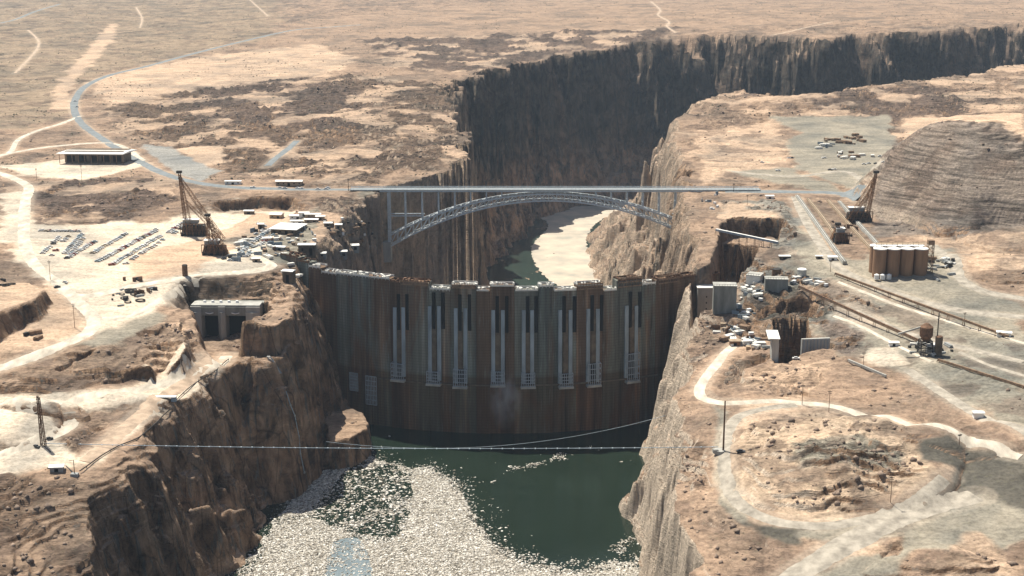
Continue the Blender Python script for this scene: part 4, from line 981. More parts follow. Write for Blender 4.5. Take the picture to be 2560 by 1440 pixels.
for x0, x1 in ((-W / 2 + 8.4, -W / 2 + 21.2), (-W / 2 + 26.8, W / 2 - 11)):
    c = MB(); c.box(((x0 + x1) / 2, 8.9, H_ * .38), (x1 - x0 - .1, .2, H_ * .78)); c.build('gate_opening', M['black'], t)
    c = MB(); c.box(((x0 + x1) / 2, 3.5, H_ - 3.6), (x1 - x0, 10, 6.5)); c.build('breast_wall', M['conc_d'], t)
    c = MB(); c.tube([((x0 + x1) / 2 - 3 + k, -2.2, H_ - 4.5 - (3 - abs(k - 3)) * .25) for k in range(7)], .35); c.build('gate_hoist', M['white'], t)
c = MB(); c.box((0, 5.5, H_ + .55), (W - 1, 12, 1.1)); c.build('deck', M['conc'], t)
for k in range(5): c = MB(); c.cyl((-W / 2 + 9 + k * 6.2, 8, H_ + 1.12), 1.5, 1.5, 12, 1.0); c.build('vent_cap', M['white'], t)
# ladder and rock bolts line on the wall left of it
# ---- right spillway intake
p = G(1936, 906); h = top_z(p, 1936, 845) - p[2]
t = thing('intake_pier', 'tall pale concrete pier on the left edge of the dark right intake pit', 'concrete pier', p, R(-6)); c = MB(); c.box((0, 5, h / 2 - 20), (4.5, 16, h + 40)); c.build('shaft', M['conc'], t); c = MB(); c.box((-1.2, 7, h + .3), (8, 22, .6)); c.build('cap', M['bright'], t)
p = at(2048, 882, -36); t = thing('retaining_wall', 'pale blue-grey concrete wall on the right side of the dark intake pit', 'wall', p, R(8)); c = MB(); c.box((0, 8, -8), (20, 2, 32)); c.build('wall_face', M['conc'], t); c = MB()
for k in range(8): c.box((-8.5 + 2.4 * k, 6.8, -8), (.5, .5, 31))
c.build('buttress', M['guide'], t)
p = at(1975, 905, -60); t = thing('tunnel_portal', 'dark arched tunnel mouth deep in the right intake pit', 'tunnel portal', p + [0, 60, 0])
c = MB(); 
for k in range(14):
    a0_, a1_ = math.pi * k / 14, math.pi * (k + 1) / 14; c.bar((9 * math.cos(a0_), 0, -4 + 9 * math.sin(a0_) + 4), (9 * math.cos(a1_), 0, -4 + 9 * math.sin(a1_) + 4), 1.6, 3)
c.bar((-9, 0, 0), (-9, 0, -14), 1.6, 3); c.bar((9, 0, 0), (9, 0, -14), 1.6, 3); c.build('arch_lining', M['conc_d'], t)
c = MB(); c.box((0, 1.5, -4), (17.5, .5, 24)); c.build('tunnel_mouth', M['black'], t)

# ---- masts, poles and cables
def pole(px, py, topy, w, label, mat='timber', arms=1, group=None, name='utility_pole', cat='pole', lat=False):
    p = G(px, py); h = top_z(p, px, topy) - p[2]; t = thing(name, label, cat, p, rnd.uniform(-.5, .5) if not lat else 0, group); c = MB()
    if lat: lattice(c, (0, 0, 0), (0, 0, h), w, w * .8, max(6, int(h / 3)), w * .22)
    else: c.cyl((0, 0, -1), w / 2, h + 1, 8, w * .35)
    c.build('mast' if lat else 'shaft', M[mat], t)
    if arms: c = MB(); c.box((0, 0, h * .93), (2.6 if not lat else w * 2.2, .3, .3)); c.box((0, 0, h * .86), (2.0 if not lat else w * 2, .3, .3)); c.build('crossarm', M['dark'], t)
    return t, p, h
m1, mp, mh = pole(104, 1114, 990, 1.0, 'tall twin-legged brown mast standing on the pale ground at lower left', 'rust', 1, None, 'cable_mast', 'mast', True)
c = MB(); lattice(c, (2.2, 0, 0), (.8, 0, mh * .97), 1.0, .8, 12, .2); c.build('mast_leg', M['rust'], m1)
q = G(188, 1192); c = MB(); c.bar((1, 0, 0), q - mp + [0, 0, 1], .7); c.build('stay', M['dark'], m1)
t, p, h = pole(187, 1192, 1150, .5, 'short dark derrick post at the end of the mast stay, on the cliff edge', 'dark', 0, None, 'derrick_post', 'post')
c = MB(); c.box((0, 0, .8), (4, 3, 1.8)); c.build('winch', M['grey'], t); c = MB(); c.bar((0, 0, h), (-3, 1, h * .9), .25); c.build('jib', M['dark'], t)
rp, rpp, rph = pole(1808, 1130, 1002, 1.15, 'tall brown steel pole with a small pale base on the right-hand loop road', 'rust', 0, None, 'steel_pole', 'pole')
c = MB(); c.cyl((-2, 1, -1), 3.4, 2.0, 12); c.box((-4.5, 0, .8), (3, 2.5, 1.8)); c.build('anchor_base', M['conc'], rp)
pole(2340, 886, 782, .9, 'tall dark mast beside the batch tower at right', 'dark', 1, None, 'batch_yard_mast', 'mast')
pole(871, 477, 446, .7, 'dark post at the left end of the bridge deck', 'dark', 1, None, 'bridge_end_post', 'post')
pole(1834, 480, 458, .6, 'dark post at the right end of the bridge deck', 'dark', 1, None, 'bridge_end_post', 'post')
UP = [(2226,1256,1190,'lone slim pole on the layered knob inside the loop road'),(2072,1030,975,'slim pole beside the white road, right of its nearest twin'),(2005,1012,960,'slim pole beside the white road, just left of its nearest twin'),(2158,918,880,'slim pole on the dusty clearing right of the intake pit'),
      (2398,1112,1085,'slim pole at the top of the dark gravel fill'),(187,820,758,'slim pole on the grey flat beside the left road junction'),(92,448,420,'slim pole left of the warehouse yard'),(205,455,410,'slim pole in the warehouse yard'),
      (2410,818,780,'slim pole along the dusty road right of the silos'),(1868,512,486,'slim pole right of the bridge end'),(2076,680,650,'slim pole where the tracks meet the grey terrace'),(126,700,650,'slim pole below the rows of parked cars')]
for a in UP: pole(a[0], a[1], a[2], .42, a[3], 'timber', 1, 'slim utility poles')
def cable(a, b, sag, r, label, mat, beads=0, name='cable', cat='cable'):
    a = np.array(a, float); b = np.array(b, float); n = 60; t = thing(name, label, cat, a); pts = []
    for k in range(n + 1):
        f = k / n; q = a + (b - a) * f; q[2] -= 4 * sag * f * (1 - f); pts.append(q - a)
    c = MB(); c.tube(pts, r, 5); c.build('rope', M[mat], t)
    if beads:
        c = MB()
        for k in range(beads):
            f = (k + .5) / beads; q = (b - a) * f; c.box((q[0], q[1], q[2] - 4 * sag * f * (1 - f)), (.7, .5, .6))
        c.build('hanger', M['steel'], t)
    return t
cable(mp + [1, 0, 1.5], rpp + [-3, 0, 3], 2, .2, 'long straight pale cable with small hangers, strung over the water between the two rims', 'guide', 62)
cable(at_y(815, 1104, 900), at_y(1700, 1028, 935), 14, .14, 'thin sagging cable hanging between the cliffs in front of the dam base', 'guide', 0)
hd = [ (457,432,486,588), (524,540,538,636) ]
for k, ((a, b, c_, d_), (e, f_, g_, i_), lb) in enumerate([(hd[0], (2183,432,2146,552), 'highest cableway rope, from the tallest left tower to the orange right tower'), (hd[1], (2092,562,2102,608), 'lower cableway rope, from the shorter left tower to the stubby right tower')]):
    p = G(c_, d_); q = G(g_, i_); cable(at_y(a, b + 3, p[1]), at_y(e, f_ + 3, q[1]), 10, .045, lb, 'dark')
def rail_line(pts, label, name, cat, r, mat, up=.6, post=0):
    q = ground([a for a, b in pts], [b for a, b in pts]); Q = smooth_line(q, 6); Q[:, 2] = height(Q[:, 0], Q[:, 1]); Q[:, 2] = np.convolve(np.pad(Q[:, 2], 2, 'edge'), np.ones(5) / 5, 'valid') + up
    t = thing(name, label, cat, Q[0]); c = MB(); c.tube(Q - Q[0], r, 6); c.build('tube' if not post else 'rail', M[mat], t)
    if post:
        c = MB()
        for k in range(0, len(Q), post): c.bar(Q[k] - Q[0] - [0, 0, up + .8], Q[k] - Q[0], .3)
        c.build('post', M[mat], t)
    return t
rail_line([(572,902),(540,930),(500,955),(460,985),(440,1005)], 'thin dark pipe along the edge of the left cliff, above the pale haul road', 'cliff_edge_pipe', 'pipe', .32, 'dark', 1.0, 3)
rail_line([(430,1020),(410,1045),(380,1072),(340,1100),(300,1115),(250,1145),(200,1185)], 'dark pipe along the edge of the sandy bench at lower left', 'cliff_edge_pipe', 'pipe', .34, 'dark', 1.0, 3)
# suspended walkway at the cliff edge
p = G(425, 1000); t = thing('lookout_platform', 'narrow pale platform jutting over the left cliff edge beside the haul road', 'platform', p + [0, 0, 1.6])
c = MB(); c.box((-3, 0, 0), (14, 3.5, .5)); c.build('deck', M['white'], t); c = MB(); 
for x in (-9, -4, 1, 3.4): c.bar((x, 0, -4), (x, 0, 0), .4)
c.build('leg', M['timber'], t); c = MB(); c.box((2.5, 0, -1.8), (3, 3, 2.6)); c.build('cabin', M['guide'], t)
# stairs and pipe down the left cliff
def along(pts, r, label, name, cat, mat, off=1.2):
    q = ground([a for a, b in pts], [b for a, b in pts]); q[:, 1] -= off; q[:, 2] += off * .6; t = thing(name, label, cat, q[0]); c = MB(); c.tube(q - q[0], r, 6); c.build('tube', M[mat], t)
    for k in range(1, len(q)): c = MB(); c.box(q[k] - q[0], (r * 3.2, r * 3.2, r * 3.2)); c.build('joint', M['conc'], t)
    return t
along([(716,985),(727,1010),(738,1045),(748,1090),(752,1140),(762,1190)], .35, 'pale pipe running down the left cliff toward the water', 'cliff_pipe', 'pipe', 'guide')
p = G(672, 900); q = G(700, 940); t = thing('cliff_stairway', 'white flight of steel stairs at the head of the pale pipe on the left cliff', 'stairway', p); c = MB(); d = q - p
for s2 in (-1.1, 1.1): c.bar((s2, 0, 1.5), d + [s2, 0, 1.5], .3, .6)
c.build('stringer', M['guide'], t); c = MB()
for k in range(14): f = k / 13; c.box(d * f + [0, 0, 1.6], (2.2, .8, .2))
c.build('tread', M['white'], t)
# ---- conveyors and pipelines on the right
def conveyor(a, b, label, z_up=4, w=2.4, mat='dark', step=14, name='conveyor', cat='conveyor', roof=None):
    p, q = G(*a), G(*b); L = np.linalg.norm(q - p); t = thing(name, label, cat, p); d = q - p; u = [0, 0, z_up]
    c = MB(); c.bar(u, d + u, w, 1.6); c.build('gallery', M[mat], t)
    if roof: c = MB(); c.bar([0, 0, z_up + 1.0], d + [0, 0, z_up + 1.0], w * 1.06, .25); c.build('roof', M[roof], t)
    c = MB()
    for k in range(int(L / step) + 1):
        f = k * step / L; x = p + d * f; g_ = float(height(x[0], x[1])[0]) - p[2]; tp = d[2] * f + z_up
        if tp - g_ > .5: c.bar((d[0] * f - 1, d[1] * f, g_ - 1), (d[0] * f - .4, d[1] * f, tp), .35); c.bar((d[0] * f + 1, d[1] * f, g_ - 1), (d[0] * f + .4, d[1] * f, tp), .35)
    c.build('trestle', M['timber'], t); return t
conveyor((2088, 690), (2520, 848), 'upper dark covered conveyor slanting across the right slope to a small blue hut', 2, 1.1, 'timber')
conveyor((1996, 735), (2300, 862), 'lower dark conveyor slanting down the right slope to the batch tower', 2, 1.1, 'timber', roof='rust')
conveyor((2345, 905), (2600, 985), 'brown conveyor leaving the batch yard for the right edge', 1.6, 1.0, 'timber')
conveyor((2120, 905), (2215, 945), 'short pale pipe bridge on the grey clearing', 1.5, 1.0, 'conc', name='pipe_bridge', cat='pipe bridge')
conveyor((1790, 590), (1944, 622), 'pale elevated walkway crossing the shaded keyway wall', 5, 1.8, 'guide', 9, name='pipe_walkway', cat='walkway', roof='white')
# batch tower
p = G(2312, 884); h = top_z(p, 2312, 808) - p[2]
t = thing('batch_tower', 'dark rusty batching tower with a bulging bin, in the yard beside the mast', 'batch plant', p)
c = MB(); lattice(c, (0, 0, 0), (0, 0, h * .45), 8, 7, 4, .6); c.build('frame', M['dark'], t)
c = MB(); c.cyl((0, 0, h * .40), 1.6, h * .2, 14, 4.3); c.cyl((0, 0, h * .60), 4.3, h * .28, 14, 4.3); c.cyl((0, 0, h * .88), 4.4, h * .12, 14, 1.2); c.build('bin', M['rust'], t)
c = MB(); c.box((4, 0, h * .18), (6, 5, h * .2)); wl = c.build('mixer_house', M['grey'], t); c = MB(); c.box((4, 0, h * .29), (7, 6, .4)); c.build('roof', M['white'], wl)
c = MB(); c.bar((-18, 2, h * .62), (-2, 0, h * .9), 1.0); c.build('chute', M['conc'], t)

# ---- parked cars
def car_proto(name, col, kind='car'):
    m = simple(name + '_paint', col, .08, .8, .35, .5); b = MB()
    L, W_, H1 = (4.9, 1.85, .78) if kind == 'car' else (5.6, 2.0, .9)
    b.box((0, 0, .35 + H1 / 2), (L, W_, H1), 0, .97)
    if kind == 'car': b.box((-.15, 0, .35 + H1 + .3), (2.5, 1.6, .62), 0, .8)
    else: b.box((1.0, 0, .35 + H1 + .36), (1.5, 1.8, .74), 0, .88); b.box((-1.5, 0, .35 + H1 + .1), (2.5, 1.95, .22))
    t = bpy.data.objects.new('parked_' + kind, None); COL.objects.link(t); b.build('body', m, t)
    g_ = MB(); g_.box((-.15 if kind == 'car' else 1.0, 0, .35 + H1 + .27), (2.3 if kind == 'car' else 1.52, 1.62 if kind == 'car' else 1.82, .36)); g_.build('window_band', M['black'], t)
    for x in (-1.5, 1.5):
        for y in (-.9, .9):
            w = MB(); w.bar((x, y - .12, .34), (x, y + .12, .34), .62, .62); w.build('wheel', M['black'], t)
    return t
PC = [('white', (.78, .77, .74), 'car'), ('pale_blue', (.42, .52, .56), 'car'), ('tan', (.55, .46, .34), 'car'), ('dark', (.05, .055, .06), 'car'), ('silver', (.58, .60, .60), 'car'), ('white_pickup', (.74, .73, .70), 'pickup'), ('red', (.26, .07, .05), 'pickup')]
PR = [car_proto(*a) for a in PC]; used = [False] * len(PR)
LBL = ['white', 'pale blue', 'tan', 'dark', 'silver-grey', 'white', 'red-brown']
def park(px, py, k, where, group, rz):
    p = G2.pop(0); lab = '%s %s %s' % (LBL[k], 'car' if PC[k][2] == 'car' else 'pickup truck', where)
    if not used[k]:
        used[k] = True; o = PR[k]; o.location = tuple(p + [0, 0, .05]); o.rotation_euler = (0, 0, rz); tag(o, lab, PC[k][2], group)
    else: o = dup(PR[k], p + [0, 0, .05], rz, lab, group); o['category'] = PC[k][2]
    return o
ROWS = [((98,578),(200,580),11,1,'in the back row of the left car park'),((106,636),(150,592),9,.62,'in the leftmost sloping row of the car park'),((128,642),(172,590),7,.4,'in the second sloping row from the left of the car park'),
        ((160,636),(205,586),10,.9,'in the third sloping row from the left of the car park'),((176,640),(212,590),9,.8,'in the fourth sloping row from the left of the car park'),((166,648),(238,604),12,.95,'in the row along the low sand ridge of the car park'),
        ((228,636),(318,584),15,.95,'in the row just right of the sand ridge'),((242,656),(390,578),25,.95,'in the long middle row of the car park'),((250,652),(392,574),22,.7,'in the long row behind the middle row of the car park'),
        ((300,668),(410,600),16,.6,'in the sparse row nearest the sand slope of the car park'),((598,636),(676,572),15,.75,'in the row between the shorter lattice tower and the works yard'),((612,644),(690,584),13,.6,'in the row at the near side of the works yard'),
        ((278,664),(402,590),22,.97,'in the long front row of the car park'),((418,584),(462,556),9,.9,'in the short row beside the tallest lattice tower'),((424,590),(466,566),6,.6,'in the short second row beside the tallest lattice tower')]
jobs = []
for a, b, n, den, wh in ROWS:
    n = int(n * 1.3); den = min(1, den * 1.1)
    for k in range(n):
        if rnd.random() > den: continue
        f = (k + .5) / n; jobs.append((a[0] + (b[0] - a[0]) * f + rnd.uniform(-1.6, 1.6), a[1] + (b[1] - a[1]) * f + rnd.uniform(-.6, .6), rnd.choices(range(7), [10, 4, 1, 2, 5, 4, 1])[0], 'parked ' + wh, R(8) + rnd.gauss(0, .16)))
n_lot = len(jobs)
YARD = [(645,560),(655,578),(640,586),(630,598),(622,612),(612,618),(606,630),(597,626),(662,566),(700,600),(690,612),(560,648),(575,652),(665,640)]
for i, (x, y) in enumerate(YARD): jobs.append((x, y, [0, 5, 4, 3][i % 4], 'parked among the materials in the works yard behind the intake', rnd.uniform(0, 3)))
RD = [(700,471),(712,472),(745,472),(752,473),(795,474),(815,474),(820,471),(632,470)]
for i, (x, y) in enumerate(RD): jobs.append((x, y, [0, 4, 0, 5][i % 4], 'stopped on the paved road near the left bridge end', R(90) * 0))
FAR = [(188,254),(193,268),(2075,426),(2085,425),(2160,412),(2172,410),(2190,411),(1945,428),(1905,408),(1972,395),(1980,394),(2060,396),(2210,408),(2200,392),(1921,553)]
for i, (x, y) in enumerate(FAR): jobs.append((x, y, [0, 4, 3, 5][i % 4], 'on the left paved road bend' if i < 2 else 'on the grey yard beyond the bridge, below the layered knoll', rnd.uniform(-.4, .4)))
ONE = [(1852,1130,3,'standing beside the tall steel pole'),(143,719,3,'on the white haul road at left, below the rows of cars'),(163,708,4,'beside the dark car on the white haul road at left'),(2380,662,3,'behind the silos on the white clearing'),(2368,668,4,'nearer the silos on the white clearing'),(122,1098,3,'beside the foot of the tall mast'),(90,1118,3,'in front of the foot of the tall mast'),
       (1990,898,0,'beside the rim of the intake pit')]
for x, y, k, w_ in ONE: jobs.append((x, y, k, w_, rnd.uniform(-.6, .6)))
_g = ground([j[0] for j in jobs], [j[1] for j in jobs]); G2 = [g for g in _g]
for i, j in enumerate(jobs):
    park(j[0], j[1], j[2], j[3], 'vehicles parked in the dirt car park' if i < n_lot else ('vehicles about the construction site'), j[4])

# ---- stacks, crates and rubble heaps on the working ground
def stack_proto(name, mat, kind):
    b = MB(); r_ = random.Random(len(name))
    if kind == 'lumber':
        for k in range(4):
            for q in range(3): b.box((r_.uniform(-.2, .2), -1.4 + q * 1.1, .3 + k * .5), (5.5 + r_.uniform(-.6, .6), .95, .42))
    elif kind == 'crate':
        b.box((0, 0, .9), (2.4, 1.8, 1.8)); 
        for x in (-1.0, 0, 1.0): b.box((x, -.95, .9), (.15, .12, 1.8))
        b.box((0, 0, 1.86), (2.5, 1.9, .12))
    elif kind == 'pipes':
        for k, (y, z) in enumerate([(-1, .4), (-.2, .4), (.6, .4), (-.6, 1.1), (.2, 1.1)]): b.bar((-3, y, z), (3, y, z), .7, .7)
    elif kind == 'ring':
        n = 20
        for k in range(n):
            a0_, a1_ = 2 * math.pi * k / n, 2 * math.pi * (k + 1) / n; b.bar((3 * math.cos(a0_), 3 * math.sin(a0_), .5), (3 * math.cos(a1_), 3 * math.sin(a1_), .5), .5, 1.0)
    elif kind == 'drum':
        b.cyl((0, 0, 0), 1.1, 2.4, 14); b.cyl((0, 0, 2.42), 1.15, .2, 14); b.cyl((0, 0, 1.1), 1.16, .15, 14)
    elif kind == 'form':
        b.box((0, 0, 1.4), (5, .35, 2.8)); 
        for x in (-2, -1, 0, 1, 2): b.box((x, -.35, 1.4), (.25, .35, 2.8))
        b.bar((-1.5, -2, 0), (-1.5, 0, 2.2), .25); b.bar((1.5, -2, 0), (1.5, 0, 2.2), .25)
    return b, mat
KD = {'lumber': ('lumber_stack', 'timber', 'stack of brown lumber'), 'lumber2': ('lumber_stack', 'bright', 'stack of pale boards'), 'crate': ('supply_crate', 'white', 'white supply crate'), 'crate2': ('supply_crate', 'tan', 'tan supply crate'),
      'pipes': ('pipe_stack', 'grey', 'stack of grey pipes'), 'ring': ('steel_ring', 'dark', 'dark steel ring'), 'drum': ('steel_drum', 'rust', 'rusty steel drum'), 'form': ('form_panel', 'guide', 'blue-grey form panel'), 'form2': ('form_panel', 'rust', 'rusty form panel'), 'crate3': ('supply_crate', 'dark', 'dark supply crate')}
PT = {}; pu = {}
for k_, (nm, mt, lb) in KD.items():
    b, _m = stack_proto(nm, mt, k_.rstrip('23')); PT[k_] = b.build(nm, M[mt]); pu[k_] = False
def scatter(region, n, kinds, where, group, sc_=(.6, 1.4), seed=0):
    r_ = random.Random(seed); P = np.array(region, float); lo, hi = P.min(0), P.max(0); xs = []; 
    while len(xs) < n:
        x, y = r_.uniform(lo[0], hi[0]), r_.uniform(lo[1], hi[1])
        if inside(np.array([x]), np.array([y]), P)[0]: xs.append((x, y))
    g_ = ground([a for a, b in xs], [b for a, b in xs])
    for p in g_:
        k_ = r_.choice(kinds); src = PT[k_]; lab = KD[k_][2] + ' ' + where
        o = src if not pu[k_] else src.copy()
        if pu[k_]: COL.objects.link(o)
        pu[k_] = True; s2 = r_.uniform(*sc_); o.scale = (s2 * r_.uniform(.8, 1.3), s2, s2); o.location = tuple(p + [0, 0, -.1]); o.rotation_euler = (0, 0, r_.uniform(0, 3.14)); tag(o, lab, KD[k_][0].replace('_', ' '), group)
scatter([(600,600),(650,560),(700,600),(640,650),(560,655),(590,620)], 46, ['lumber2', 'crate', 'pipes', 'crate3', 'form', 'lumber'], 'in the works yard between the towers and the intake', 'materials in the works yard', seed=1)
scatter([(680,590),(760,560),(800,600),(740,640),(660,650)], 40, ['lumber2', 'crate', 'form', 'lumber', 'crate2', 'drum'], 'on the ground in front of the wide white-roofed building', 'materials in front of the workshop', seed=2)
scatter([(790,540),(930,560),(950,620),(830,600)], 28, ['lumber', 'crate2', 'crate3', 'crate'], 'on the rocky slope behind the left dam end', 'materials on the left rocky slope', seed=3)
scatter([(275,745),(300,725),(400,720),(395,740),(300,768)], 26, ['ring', 'pipes', 'crate3', 'form2', 'ring'], 'in the scrap heap beside the white haul road', 'scrap heap beside the haul road', (.6, 1.2), 4)
scatter([(1775,810),(1850,790),(1930,830),(1925,875),(1850,880),(1790,850)], 70, ['form', 'lumber2', 'crate', 'lumber', 'crate3', 'pipes', 'form2', 'crate2'], 'on the cluttered promontory at the right dam end', 'materials on the right promontory', (.7, 1.5), 5)
scatter([(1850,700),(1920,700),(1900,760),(1860,800),(1830,790)], 36, ['form', 'crate', 'crate3', 'lumber2', 'pipes'], 'on the slope between the concrete blocks at the right rim', 'materials between the concrete blocks', (.7, 1.3), 6)
scatter([(2060,345),(2150,338),(2180,355),(2160,362),(2060,360)], 22, ['lumber', 'crate2', 'lumber'], 'in the lumber yard on the grey pad beyond the bridge', 'lumber yard beyond the bridge', (.9, 1.8), 7)
scatter([(2095,380),(2180,385),(2190,400),(2090,398)], 14, ['lumber', 'crate', 'lumber2'], 'at the near edge of the grey pad beyond the bridge', 'lumber yard beyond the bridge', (.9, 1.6), 8)
scatter([(2040,360),(2080,360),(2085,372),(2045,374)], 7, ['form', 'pipes', 'lumber2'], 'in the pale heap on the grey pad beyond the bridge', 'lumber yard beyond the bridge', (1, 1.6), 9)
scatter([(2340,645),(2385,650),(2380,672),(2330,670)], 12, ['crate3', 'pipes', 'lumber2'], 'on the pale clearing right of the silos', 'materials beside the silos', (.8, 1.4), 10)
scatter([(2270,850),(2380,860),(2400,885),(2270,890)], 16, ['crate', 'pipes', 'lumber2', 'crate3', 'drum'], 'around the foot of the batch tower', 'materials around the batch tower', (.7, 1.3), 11)
scatter([(1745,480),(1800,490),(1815,520),(1770,540)], 9, ['form', 'crate', 'lumber2'], 'on the ledges below the right bridge end', 'materials below the right bridge end', (.7, 1.2), 12)
scatter([(690,690),(735,650),(760,672),(745,700)], 10, ['crate', 'lumber2', 'form'], 'on the crest of the rock spur beside the dam', 'materials on the rock spur', (.6, 1.1), 13)
scatter([(0,700),(30,695),(40,715),(0,720)], 6, ['pipes', 'ring', 'crate3'], 'on the raised bank at the left edge', 'materials on the left bank', (.7, 1.2), 14)
scatter([(60,835),(100,830),(95,850),(55,855)], 5, ['lumber', 'crate3'], 'on the grey flat at left below the road', 'materials on the grey flat', (.9, 1.3), 15)
DOT = [(315,700),(340,705),(355,704),(378,704),(402,700),(425,717),(455,702)]
scatter([(310,698),(410,698),(410,706),(310,706)], 6, ['drum', 'crate3'], 'standing in a row on the sand above the haul road', 'row of drums on the sand', (.9, 1.3), 16)
scatter([(2080,560),(2140,570),(2130,600),(2080,600)], 7, ['crate', 'crate3', 'form2'], 'between the tower tracks on the right rim', 'materials between the tracks', (.8, 1.3), 17)
scatter([(1960,690),(2070,690),(2080,720),(1980,725)], 14, ['crate', 'form', 'pipes', 'lumber2'], 'on the grey terrace around the white tank', 'materials on the grey terrace', (.7, 1.3), 18)
scatter([(2290,640),(2420,650),(2400,700),(2330,700)], 10, ['crate3', 'pipes', 'lumber'], 'on the ground beyond the silos', 'materials beside the silos', (.7, 1.3), 19)
for k_, u_ in pu.items():
    if not u_: bpy.data.objects.remove(PT[k_])

# ---- floating driftwood on the reservoir
def wpx(l): return np.array([at(a, b, WATER_Z)[:2] for a, b in l])
DENSE = wpx([(540,1500),(640,1375),(700,1288),(760,1215),(845,1140),(880,1128),(925,1140),(985,1165),(1060,1168),(1130,1205),(1165,1240),(1200,1320),(1290,1398),(1420,1428),(1500,1415),(1590,1395),(1610,1500)])
SPARSE = wpx([(880,1145),(960,1160),(1015,1180),(1028,1250),(985,1335),(925,1345),(850,1318),(775,1290),(830,1215),(860,1180)])
BLUE_PATCH = wpx([(835,1352),(892,1345),(922,1395),(930,1500),(795,1500)])
rg = np.random.RandomState(5)
xs = rg.uniform(-200, 110, 560000); ys = rg.uniform(700, 1045, 560000)
n1 = fbm(xs, ys, 22, 4, 101); n2 = fbm(xs, ys, 60, 3, 105)
xj, yj = xs + 5 * n1, ys + 7 * fbm(xs, ys, 22, 3, 107)
dens = np.where(inside(xj, yj, DENSE), .75 + .35 * (n2 > 0), 0.0) * np.where(n1 < -.32, .3, 1) * np.clip(1.0 + 1.6 * fbm(xs, ys, 5, 3, 121), .1, 1.7)
dn = poly_d(xj, yj, DENSE); edge = np.where(inside(xj, yj, DENSE), 1, np.exp(-dn / 5) * .35)
dens = np.maximum(dens, edge * .5)
sp_ = inside(xj, yj, SPARSE); dens = np.where(sp_, .10 + .22 * (n1 > .25), dens)
fl = inside(xj, yj, BLUE_PATCH); dens = np.where(fl, .17 + .5 * (n1 > .05), dens)
for (pa, pb, wd, dd) in [((1290,1165),(1475,1128),5,.35),((1225,1215),(1300,1160),3.5,.14),((1140,1190),(1230,1215),5,.12),((1520,1395),(1580,1350),7,.25),((1300,1390),(1500,1425),6,.4),((1060,1165),(1140,1205),5,.3),((1480,1135),(1560,1150),5,.05)]:
    q = wpx([pa, pb]); d_ = seg_dist(xj, yj, q[0], q[1]); dens = np.maximum(dens, dd * np.exp(-(d_ / wd) ** 2) * (n1 > 0))
keep = rg.rand(len(xs)) < dens * .55
xs, ys, spk = xs[keep], ys[keep], sp_[keep]; n = len(xs)
ln = (.35 + 1.9 * rg.rand(n) ** 2.6) * np.where(spk, 1.5, 1); wd = ln * rg.uniform(.18, .6, n); th = rg.uniform(0.06, .35, n); an = rg.uniform(0, np.pi, n); ti = rg.normal(0, .10, n)
ca, sa = np.cos(an), np.sin(an); V = np.zeros((n, 8, 3))
for k, (a, b, c_) in enumerate([(-1,-1,0),(1,-1,0),(1,1,0),(-1,1,0),(-1,-1,1),(1,-1,1),(1,1,1),(-1,1,1)]):
    lx, ly = a * ln / 2 * (.75 if k % 3 == 0 else 1), b * wd / 2; V[:, k, 0] = xs + lx * ca - ly * sa; V[:, k, 1] = ys + lx * sa + ly * ca; V[:, k, 2] = WATER_Z + .02 + c_ * th + ti * a * ln * .3 * c_
bs = (np.arange(n) * 8)[:, None]; FQ = np.concatenate([bs + np.array(f) for f in [(4,5,6,7),(0,1,5,4),(1,2,6,5),(2,3,7,6),(3,0,4,7)]], 0)
dm_, nd, lk, b_ = new_mat('bleached_driftwood', .9, .1)
pos = N(nd, 'ShaderNodeNewGeometry'); f = noise(nd, lk, pos.outputs['Position'], .9, 3, .6)
ri = pos.outputs['Random Per Island']
c0 = ramp(nd, lk, ri, [(0.0, (.12, .10, .08)), (.2, (.36, .32, .26)), (.5, (.66, .61, .53)), (1.0, (.90, .87, .80))])
lk.new(mixc(nd, lk, c0, ramp(nd, lk, f, [(.35, .6), (.6, 1.1)]), 1.0, 'MULTIPLY'), b_.inputs['Base Color'])
dr = mesh_np('driftwood', V.reshape(-1, 3), FQ, dm_); dr['kind'] = 'stuff'
MAT_ = simple('fine_floating_debris', (.40, .36, .30), .35, .35, .95, .1, col2=(.05, .05, .042))
P_ = np.array(DENSE); cen = P_.mean(0)
def ring_poly(name, P, z, mat, hole=None):
    o = flat_poly(name, P, z, mat, 1.6, 'stuff'); return o
# fine scum under the driftwood, in two sheets that leave the open patch free
ring_poly('floating_scum', wpx([(600,1500),(655,1380),(700,1315),(770,1300),(850,1328),(925,1355),(990,1345),(1030,1265),(1030,1185),(1060,1175),(1125,1212),(1158,1245),(1192,1322),(1285,1405),(1420,1436),(1600,1420),(1600,1500)]), WATER_Z + .03, MAT_)
ring_poly('floating_scum', wpx([(700,1300),(765,1222),(848,1147),(876,1138),(850,1190),(815,1220),(770,1280)]), WATER_Z + .034, MAT_)
flat_poly('blue_grey_patch', BLUE_PATCH, WATER_Z + .07, simple('blue_grey_sheet', (.15, .195, .215), .15, .08, .45, .4), .8, 'stuff')  # smooth blue-grey sheet lying among the driftwood

